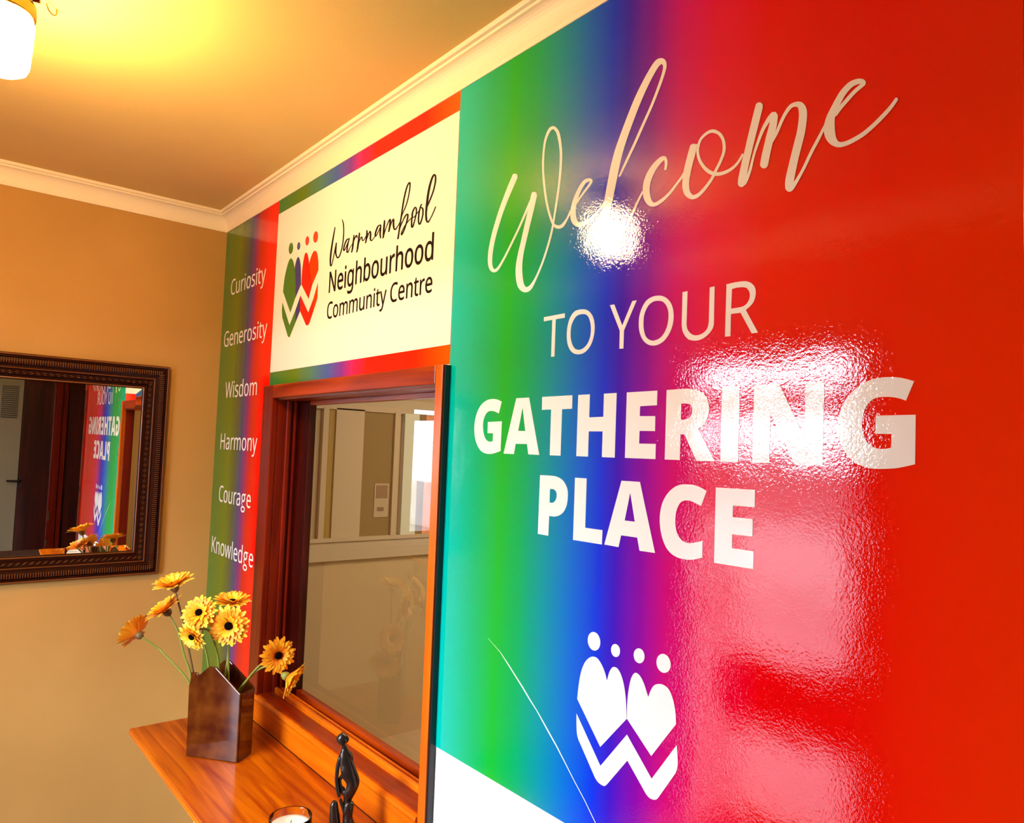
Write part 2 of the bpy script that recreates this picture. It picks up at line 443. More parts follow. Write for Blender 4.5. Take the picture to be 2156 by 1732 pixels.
GLYPHS = {'Welcome': ('R', [('12333,22094 23,-30 32,-41 37,-50 37,-51 36,-53 37,-58 39,-60 38,-61 37,-62 38,-63 39,-65 38,-70 40,-74 40,-79 39,-79 36,-79 33,-75 31,-76 28,-74 25,-74 22,-74 20,-73 17,-71 12,-70 7,-68 3,-67 -2,-63 -8,-58 -13,-53 -20,-48 -24,-44 -31,-38 -39,-34 -48,-27 -54,-18 -52,-6 -45,5 -40,13 -37,21 -39,29 -44,40 -48,49 -50,54 -50,57 -50,57 -52,60 -52,64 -55,66 -58,71 -62,76 -61,76 -56,72 -52,68 -48,66 -45,62 -40,56 -35,46 -30,40 -26,36 -27,36 -27,40 -27,41 -23,35 -16,25', '12154,21995 22,-30 31,-41 35,-49 37,-50 37,-51 41,-54 41,-57 41,-59 40,-59 40,-60 39,-63 40,-67 39,-72 40,-77 39,-78 36,-76 34,-73 32,-73 29,-72 25,-71 22,-70 19,-71 16,-68 11,-66 8,-64 4,-62 1,-58 -4,-50 -8,-44 -12,-37 -15,-32 -14,-23 -13,-15 -12,-9 -10,-6 -12,-4 -19,-1 -26,3 -33,11 -40,22 -45,35 -51,46 -53,52 -52,55 -51,57 -51,60 -52,63 -55,67 -59,71 -62,76 -61,76 -56,71 -50,69 -47,67 -43,63 -39,57 -33,47 -27,41 -26,37 -25,37 -28,39 -29,40 -26,34 -18,24', ['12149,22018 11,-27 33,-13 47,4 48,21 36,32 14,35 -11,27 -33,14 -47,-5 -48,-21 -36,-32', '11629,21378 4,-11 13,-5 16,1 18,8 13,11 5,13 -4,10 -12,6 -17,-2 -17,-7 -13,-12']), ('11667,21504 10,-27 13,-39 15,-46 15,-48 14,-49 13,-52 15,-56 18,-62 21,-71 25,-77 26,-80 24,-78 22,-73 22,-73 22,-71 21,-69 23,-68 24,-66 23,-67 20,-65 17,-65 16,-64 12,-64 7,-64 2,-64 -2,-64 -7,-62 -11,-60 -14,-57 -18,-58 -25,-57 -35,-53 -47,-48 -56,-40 -62,-31 -67,-19 -64,-6 -57,8 -48,19 -43,26 -37,35 -35,43 -35,49 -38,55 -44,64 -47,72 -48,76 -45,76 -40,76 -39,77 -36,79 -34,78 -32,78 -31,79 -27,79 -25,77 -20,75 -16,73 -15,74 -15,77 -17,83 -18,86 -17,87 -15,85 -14,80 -12,79 -12,79 -10,84 -11,90 -10,94 -8,95 -5,91 -1,88 1,86 4,85 9,83 14,86 18,86 21,80 20,68 20,51 22,40 23,33 25,30 28,30 33,30 41,27 46,18 43,5 38,-5 34,-15 30,-24 29,-33 28,-43 25,-51 21,-57 15,-65 11,-72 8,-77 6,-77 3,-78 0,-79 -3,-83 -6,-86 -10,-93 -14,-98 -15,-99 -18,-94 -18,-89 -20,-87 -22,-84 -23,-81 -25,-80 -26,-77 -28,-73 -29,-69 -29,-67 -32,-63 -32,-58 -33,-49 -34,-41 -37,-33 -41,-26 -43,-18 -45,-13 -47,-5 -46,4 -43,13 -36,25 -32,33 -29,36 -30,36 -28,35 -26,36 -29,36 -34,38 -45,41 -53,45 -54,44 -48,38 -39,32 -36,28 -34,26 -36,27 -41,30 -44,33 -41,30 -32,26 -20,20 -13,17 -5,19 6,24 22,25 29,19 33,13 32,8 32,4 36,0 39,-5 38,-14 36,-22 35,-29 35,-34 34,-37 33,-43 34,-48 31,-50 26,-49 22,-47 17,-48 13,-47 9,-48 5,-49 0,-50 -6,-49 -11,-47 -19,-43 -27,-40 -32,-36 -35,-30 -39,-26 -45,-21 -48,-14 -49,-7 -49,1 -48,7 -47,11 -46,13 -43,15 -43,18 -41,21 -42,21 -42,23 -44,25 -42,27 -38,27 -32,28 -29,28 -25,29 -24,29 -21,30 -20,32 -16,28 -11,20', '11483,21429 8,-27 12,-39 14,-45 14,-47 15,-48 16,-50 18,-55 21,-61 23,-70 26,-77 27,-79 25,-76 24,-72 24,-71 23,-69 22,-69 21,-68 21,-67 17,-65 14,-64 10,-63 7,-62 4,-61 0,-59 -3,-58 -6,-58 -9,-56 -11,-53 -13,-51 -14,-48 -16,-41 -15,-30 -16,-21 -17,-17 -16,-12 -11,-8 -11,-6 -20,-4 -29,2 -36,10 -41,21 -45,31 -45,40 -47,50 -48,60 -49,71 -47,76 -45,75 -41,75 -38,78 -36,78 -34,78 -32,78 -30,78 -28,79 -24,76 -20,74 -16,73 -15,73 -15,78 -16,83 -16,87 -15,87 -14,86 -13,81 -13,78 -12,79 -10,84 -10,90 -8,94 -6,95 -3,92 0,87 2,86 6,83 11,82 16,84 22,85 24,79 22,65 18,46 17,31 16,23 20,24 21,23 20,18 16,10 9,4 14,2 19,-2 23,-8 26,-18 29,-27 31,-37 29,-45 23,-51 18,-61 13,-70 9,-74 6,-76 3,-76 0,-79 -3,-81 -6,-85 -11,-92 -16,-97 -17,-98 -18,-93 -19,-88 -20,-86 -21,-83 -22,-80 -25,-78 -25,-75 -27,-73 -28,-67 -30,-64 -30,-62 -32,-54 -31,-42 -30,-29 -28,-17 -26,-10 -25,-8 -25,-7 -24,-3 -26,0 -28,6 -32,14 -37,23 -38,28 -35,31 -28,33 -24,37 -26,39 -36,41 -47,43 -56,43 -56,43 -48,38 -40,32 -34,29 -33,27 -35,29 -40,31 -44,33 -39,31 -29,26 -15,18 -6,12 0,5 1,-2 -1,-3 5,2 12,3 15,2 19,0 22,-1 23,-5 23,-11 28,-19 30,-26 30,-31 29,-36 28,-42 27,-47 25,-50 19,-48 14,-46 10,-45 6,-44 2,-43 -1,-44 -4,-43 -8,-40 -9,-33 -10,-26 -11,-21 -13,-18 -14,-16 -13,-13 -13,-11 -15,-10 -21,-7 -31,-3 -41,1 -44,5 -44,8 -42,10 -43,14 -43,16 -42,19 -44,21 -43,23 -41,25 -38,25 -33,25 -29,25 -28,27 -25,25 -24,28 -22,30 -18,26 -13,19', ['11483,21443 11,-28 32,-14 46,3 46,20 35,31 14,34 -11,28 -32,15 -46,-4 -46,-20 -35,-31', '9436,20900 2,-7 7,-3 9,0 10,4 7,7 3,8 -3,7 -6,3 -10,0 -9,-5 -7,-7']), ('9136,21199 -28,38 -39,53 -44,62 -46,64 -47,66 -50,71 -52,73 -50,73 -48,74 -48,75 -48,76 -47,74 -48,74 -48,73 -47,73 -46,74 -44,76 -43,77 -40,75 -35,67 -30,59 -24,52 -21,48 -18,42 -14,38 -10,32 -8,31 -3,32 3,35 9,37 19,39 34,40 46,30 46,18 46,6 42,-7 36,-16 32,-22 32,-29 35,-33 40,-41 44,-48 46,-53 45,-54 45,-56 45,-60 44,-61 43,-63 39,-62 38,-63 36,-64 37,-65 38,-68 38,-69 38,-71 37,-70 37,-72 37,-73 35,-72 32,-71 28,-69 24,-66 22,-65 21,-66 19,-69 16,-68 16,-69 15,-68 16,-70 17,-71 15,-69 13,-65 12,-59 10,-55 9,-53 8,-55 9,-58 8,-58 7,-57 4,-54 2,-48 -1,-43 -3,-42 -4,-40 -5,-40 -5,-41 -9,-42 -15,-43 -23,-41 -28,-39 -32,-35 -36,-30 -39,-25 -41,-19 -42,-13 -41,-6 -38,2 -34,8 -32,12 -30,16 -29,19 -29,23 -29,27 -30,33 -33,40 -34,45 -35,50 -37,56 -41,66 -43,75 -43,74 -39,65 -37,57 -37,53 -32,44 -22,31', '9175,21223 -24,40 -35,56 -41,65 -43,67 -45,67 -49,72 -51,73 -50,74 -48,74 -48,75 -48,75 -48,75 -49,74 -48,73 -47,73 -45,73 -43,77 -43,78 -39,75 -33,68 -29,59 -23,52 -20,47 -15,43 -12,38 -8,31 -3,27 4,24 10,22 15,19 13,10 3,-3 -2,-4 3,0 9,1 14,-3 19,-9 24,-17 28,-25 32,-32 36,-40 40,-48 42,-53 40,-55 41,-56 41,-60 40,-62 39,-62 36,-61 35,-62 34,-63 35,-66 36,-67 36,-69 36,-70 34,-70 34,-71 33,-73 31,-71 27,-70 23,-66 20,-64 18,-63 18,-65 17,-65 16,-67 15,-67 16,-67 17,-69 16,-69 17,-68 15,-63 15,-57 14,-52 13,-50 12,-51 11,-54 10,-56 9,-53 7,-49 6,-43 4,-38 3,-36 2,-37 3,-38 2,-35 -1,-30 -4,-27 -9,-26 -13,-26 -16,-25 -17,-19 -17,-16 -22,-14 -22,-11 -22,-7 -23,-3 -25,2 -27,6 -29,11 -28,15 -27,20 -28,25 -29,31 -31,39 -32,45 -33,51 -37,56 -41,66 -44,73 -45,74 -41,65 -40,57 -38,52 -33,44 -24,31', ['9134,21206 3,-8 7,-4 11,1 10,5 8,8 3,9 -2,7 -8,4 -10,-1 -11,-5 -8,-8', '8565,20756 3,-8 7,-5 11,1 12,5 8,8 3,10 -3,8 -7,4 -11,0 -12,-5 -8,-9']), ('8053,21031 -4,19 -5,28 -5,32 -2,30 1,29 5,29 9,31 21,31 37,26 37,10 33,0 33,-5 35,-12 38,-17 37,-21 36,-22 33,-25 32,-27 31,-30 28,-32 24,-34 22,-37 19,-38 15,-39 11,-40 6,-41 3,-41 0,-40 -2,-41 -6,-41 -10,-41 -13,-39 -18,-38 -23,-37 -28,-36 -34,-32 -37,-26 -41,-19 -42,-12 -42,-4 -40,2 -39,7 -38,11 -38,14 -39,17 -41,21 -40,23 -38,25 -37,26 -34,29 -33,29 -33,30 -36,31 -36,32 -35,32 -29,30 -22,31 -17,29 -13,26 -9,17', '8104,21051 -2,20 -3,28 -2,31 1,27 5,24 8,24 8,18 3,2 -6,-7 2,-3 11,-4 16,-8 23,-13 28,-19 29,-22 28,-24 25,-25 25,-28 22,-29 21,-29 18,-31 17,-33 15,-33 11,-33 8,-32 5,-32 3,-33 0,-33 -3,-32 -5,-32 -7,-31 -8,-28 -9,-26 -10,-25 -10,-20 -9,-15 -10,-13 -12,-13 -16,-12 -19,-7 -25,-1 -30,4 -34,10 -36,12 -39,13 -42,16 -41,19 -39,21 -36,24 -35,26 -34,28 -34,29 -37,30 -36,31 -35,31 -29,28 -23,26 -20,26 -16,23 -12,16', ['8054,21034 3,-9 9,-5 12,1 13,6 9,10 4,11 -3,9 -9,5 -13,-1 -12,-6 -10,-10', '7639,20897 2,-7 7,-3 8,0 8,5 7,7 2,7 -2,7 -6,3 -8,0 -9,-5 -6,-6']), ('7564,21293 7,-18 9,-25 11,-29 11,-31 11,-33 11,-37 12,-38 12,-38 10,-37 11,-37 10,-38 8,-39 7,-40 6,-40 4,-41 2,-39 1,-38 0,-36 -3,-36 -6,-35 -9,-33 -12,-33 -17,-34 -24,-32 -28,-30 -34,-26 -38,-24 -40,-16 -40,-7 -36,0 -34,6 -34,11 -33,16 -34,21 -32,24 -33,26 -32,28 -33,32 -32,32 -28,32 -23,30 -18,29 -18,30 -19,30 -22,33 -24,36 -24,36 -21,35 -19,34 -17,35 -15,34 -11,34 -7,33 -3,32 0,32 3,32 5,32 8,33 10,32 13,32 16,31 19,31 21,29 26,28 29,26 32,25 34,21 36,15 34,8 33,3 32,-3 30,-7 31,-10 32,-14 30,-18 25,-20 21,-22 16,-25 12,-27 10,-28 9,-30 5,-31 3,-34 -1,-34 -4,-35 -7,-36 -10,-37 -15,-39 -19,-41 -24,-42 -26,-41 -28,-39 -28,-35 -30,-34 -32,-31 -33,-28 -35,-24 -36,-21 -37,-18 -38,-14 -39,-10 -39,-6 -38,-2 -38,0 -36,3 -37,5 -36,9 -34,11 -33,15 -31,17 -30,20 -27,23 -27,28 -25,34 -20,30 -15,21', '7423,21217 5,-18 7,-26 9,-30 9,-31 11,-33 13,-36 12,-36 12,-36 10,-36 10,-35 9,-36 8,-35 8,-36 7,-37 6,-36 3,-34 1,-32 -1,-31 -2,-28 -4,-26 -5,-23 -5,-21 -5,-16 -7,-15 -11,-17 -13,-17 -13,-15 -12,-10 -16,-6 -21,-3 -25,0 -28,6 -29,11 -32,16 -32,21 -33,23 -33,26 -34,29 -32,31 -28,29 -21,28 -18,28 -17,29 -19,31 -23,34 -25,35 -23,36 -21,34 -17,34 -16,33 -14,33 -9,31 -5,29 -2,29 1,28 3,29 5,28 6,29 9,28 11,26 14,26 15,24 18,23 18,19 22,19 25,17 25,15 23,10 22,7 24,4 25,1 26,-3 28,-7 30,-11 27,-15 23,-16 18,-19 14,-22 11,-24 9,-25 7,-28 4,-29 1,-30 -1,-31 -5,-31 -8,-32 -10,-33 -15,-33 -18,-36 -23,-38 -25,-37 -25,-34 -27,-30 -27,-27 -28,-25 -28,-22 -27,-19 -28,-18 -29,-14 -28,-12 -31,-8 -32,-6 -33,-3 -34,-1 -33,1 -34,3 -33,5 -32,8 -31,12 -31,13 -29,17 -27,19 -26,25 -25,30 -22,29 -15,21', ['7422,21233 9,-27 25,-14 35,2 36,19 27,30 11,33 -9,28 -26,14 -35,-3 -36,-19 -27,-30', '6519,20839 3,-7 7,-5 9,1 10,5 7,8 3,10 -3,8 -7,4 -9,-1 -10,-5 -7,-8']), ('7495,21245 -22,-4 -33,-6 -32,-6 -22,-4', '7499,21318 -22,-8 -33,-13 -33,-12 -22,-8', ['7456,21269 5,-16 14,-8 21,1 21,11 16,18 6,19 -5,16 -15,9 -21,-2 -21,-11 -15,-18', '7358,21242 4,-11 10,-6 15,1 15,8 11,12 4,14 -3,12 -11,5 -15,-1 -14,-8 -12,-12']), ('6321,21577 5,-18 8,-26 9,-31 9,-34 11,-38 12,-42 12,-45 13,-46 13,-47 14,-50 13,-50 13,-50 13,-48 11,-48 11,-47 12,-43 11,-39 11,-36 11,-35 11,-37 10,-39 8,-39 9,-39 7,-35 8,-35 9,-33 7,-31 5,-29 4,-27 2,-25 0,-19 1,-13', '6192,21502 5,-18 7,-26 9,-30 10,-34 10,-37 11,-42 13,-45 12,-45 14,-47 14,-49 14,-49 13,-48 13,-47 13,-47 12,-46 11,-43 10,-40 10,-37 9,-36 9,-35 8,-37 9,-38 8,-37 8,-36 7,-35 7,-33 6,-30 5,-26 4,-23 3,-20 2,-17 2,-12', ['6191,21517 8,-27 24,-14 32,3 33,20 24,30 10,33 -9,27 -23,14 -33,-4 -32,-19 -24,-30', '6481,20363 8,-28 24,-15 32,1 33,16 25,28 10,32 -9,28 -23,15 -33,-1 -33,-17 -25,-28']), ('6484,20333 -7,7 -11,11 -15,17 -14,24 -15,30 -17,38 -16,40 -14,39 -11,38 -9,38 -8,38 -9,36 -9,34 -10,33 -10,32 -11,33 -13,34 -14,35 -15,34 -15,36 -17,37 -17,37 -19,37 -19,33 -20,31 -22,30 -22,26 -22,22 -21,18 -21,15 -20,10 -16,6 -14,4 -6,1 39,15 21,33 4,-17 8,-36 11,-43 11,-42 12,-40 12,-41 13,-42 12,-41 10,-39 9,-37 9,-36 9,-34 9,-35 9,-33 9,-34 7,-33 8,-36 7,-36 5,-32 4,-22', '6544,20409 -11,3 -14,1 -14,4 -15,13 -16,26 -17,35 -17,38 -14,38 -13,35 -11,36 -11,37 -10,36 -10,34 -10,33 -10,33 -11,34 -12,35 -13,36 -14,36 -14,37 -15,38 -16,40 -17,39 -17,37 -19,35 -20,33 -21,30 -19,28 -19,24 -19,22 -19,18 -17,13 -16,11 -22,10 -60,-20 -33,-58 -2,-40 4,-45 6,-47 8,-46 9,-43 11,-44 12,-43 11,-39 9,-38 9,-36 9,-35 9,-35 8,-34 8,-34 7,-32 7,-32 7,-33 6,-35 6,-31 4,-22', ['6470,20360 6,-18 15,-11 22,1 22,11 16,19 7,21 -6,18 -16,10 -21,0 -22,-12 -17,-18', '6086,20556 9,-29 24,-15 34,1 34,18 26,30 9,34 -8,29 -25,16 -34,-2 -34,-18 -25,-30']), ('6043,20840 -6,7 -8,9 -10,12 -13,18 -17,22 -20,27 -22,30 -20,32 -19,34 -18,37 -17,36 -18,34 -17,30 -17,29 -17,26 -19,24 -20,23 -21,21 -21,17 -19,11 -18,4 -17,0 -17,-4 -17,-6 -14,-8 -10,-8 -5,-7 0,-5 -3,-9 -4,-13 -3,-16 -3,-21 -2,-25 -1,-32 1,-36 3,-39 4,-41 6,-44 7,-45 8,-43 10,-42 12,-43 12,-43 12,-43 12,-44 12,-45 12,-44 11,-43 11,-42 11,-41 10,-41 10,-40 10,-40 10,-40 9,-38 7,-36 4,-33 3,-31 0,-28 -1,-25 -2,-23 -9,-28 -30,-37 -35,-16 -23,1 -21,8 -18,14 -16,19 -18,24 -21,30 -22,32 -22,34 -22,34 -23,36 -24,37 -25,42 -26,46 -28,51 -27,50 -26,45 -24,39 -23,35 -23,34 -21,34 -20,35 -19,35 -18,34 -17,32 -18,32 -18,32 -15,27 -11,20', '6073,20868 -6,6 -8,8 -10,12 -12,17 -14,24 -16,30 -17,33 -17,33 -17,34 -17,37 -18,37 -17,35 -17,31 -18,30 -17,29 -19,26 -20,26 -21,24 -23,22 -23,17 -26,10 -26,4 -26,0 -24,-3 -24,-4 -27,-8 -30,-16 -30,-25 -23,-30 -19,-33 -15,-35 -10,-38 -4,-39 -1,-40 2,-41 3,-41 5,-44 6,-47 8,-47 8,-46 11,-45 12,-44 12,-44 12,-42 11,-43 12,-44 12,-43 11,-43 10,-41 9,-41 9,-40 8,-40 9,-40 8,-40 7,-37 7,-33 6,-29 5,-26 5,-21 2,-15 1,-6 3,8 21,25 21,10 6,-4 -1,-6 -9,-3 -16,5 -20,15 -24,24 -26,29 -24,31 -24,32 -24,34 -23,38 -24,40 -26,47 -27,51 -27,51 -26,46 -24,40 -24,37 -22,33 -22,34 -21,33 -21,33 -20,32 -19,31 -20,31 -19,30 -17,27 -11,19', ['6040,20849 2,-8 7,-4 8,1 9,5 7,8 2,9 -2,7 -6,4 -9,0 -9,-5 -6,-8', '5130,20934 2,-8 6,-4 8,1 9,5 6,8 2,9 -2,7 -6,4 -8,0 -9,-5 -6,-8']), ('5009,20963 -14,15 -20,21 -22,23 -21,21 -20,18 -21,17 -22,17 -23,19 -24,20 -25,21 -25,20 -24,17 -24,15 -27,14 -24,12 -21,11 -15,8 -13,6 -11,7 -9,14 -2,21 8,25 15,21 17,16 18,11 20,10 24,9 25,6 26,2 29,1 30,-3 31,-8 29,-14 29,-18 27,-21 26,-22 23,-25 21,-26 19,-27 18,-26 18,-27 17,-28 17,-27 16,-26 15,-25 15,-24 15,-25 13,-29 12,-30 11,-33 9,-33 5,-35 2,-35 -2,-37 -5,-36 -9,-36 -12,-35 -16,-34 -20,-34 -23,-31 -26,-28 -29,-25 -31,-23 -32,-17 -32,-11 -30,-5 -29,-2 -31,1 -34,2 -36,6 -36,7 -35,8 -35,10 -34,11 -34,12 -34,15 -33,18 -33,19 -33,20 -33,22 -33,22 -34,24 -32,24 -29,23 -26,21 -23,20 -22,21 -20,20 -22,24 -21,25 -17,22 -13,16', '5052,21006 -13,16 -19,23 -21,25 -22,23 -22,20 -22,17 -22,18 -23,18 -24,20 -25,20 -26,21 -26,19 -27,16 -27,14 -25,12 -20,11 -14,9 -9,6 -3,4 1,0 2,-6 -2,-8 -2,-5 2,0 7,4 12,5 13,4 15,2 19,0 22,-1 21,-4 21,-7 21,-12 24,-17 23,-20 21,-20 18,-22 18,-25 16,-26 17,-27 16,-26 16,-26 14,-27 13,-27 10,-26 9,-25 6,-25 4,-25 2,-28 0,-30 -1,-30 -2,-28 -1,-26 -2,-25 -3,-24 -3,-22 -3,-20 -3,-19 -4,-18 -5,-16 -7,-18 -9,-19 -10,-16 -12,-13 -14,-10 -18,-7 -22,-5 -27,-2 -30,1 -33,4 -34,6 -34,8 -33,8 -33,10 -33,11 -32,13 -33,16 -32,18 -32,19 -33,20 -33,22 -33,24 -32,24 -29,22 -26,20 -24,19 -22,18 -20,18 -22,22 -21,23 -19,21 -13,15', ['5005,20976 3,-12 9,-6 13,1 13,8 9,12 4,14 -4,12 -9,6 -12,-1 -13,-8 -10,-12', '4170,20905 3,-11 7,-5 11,1 11,6 7,11 3,13 -2,10 -8,6 -11,-1 -10,-7 -8,-11'])]),
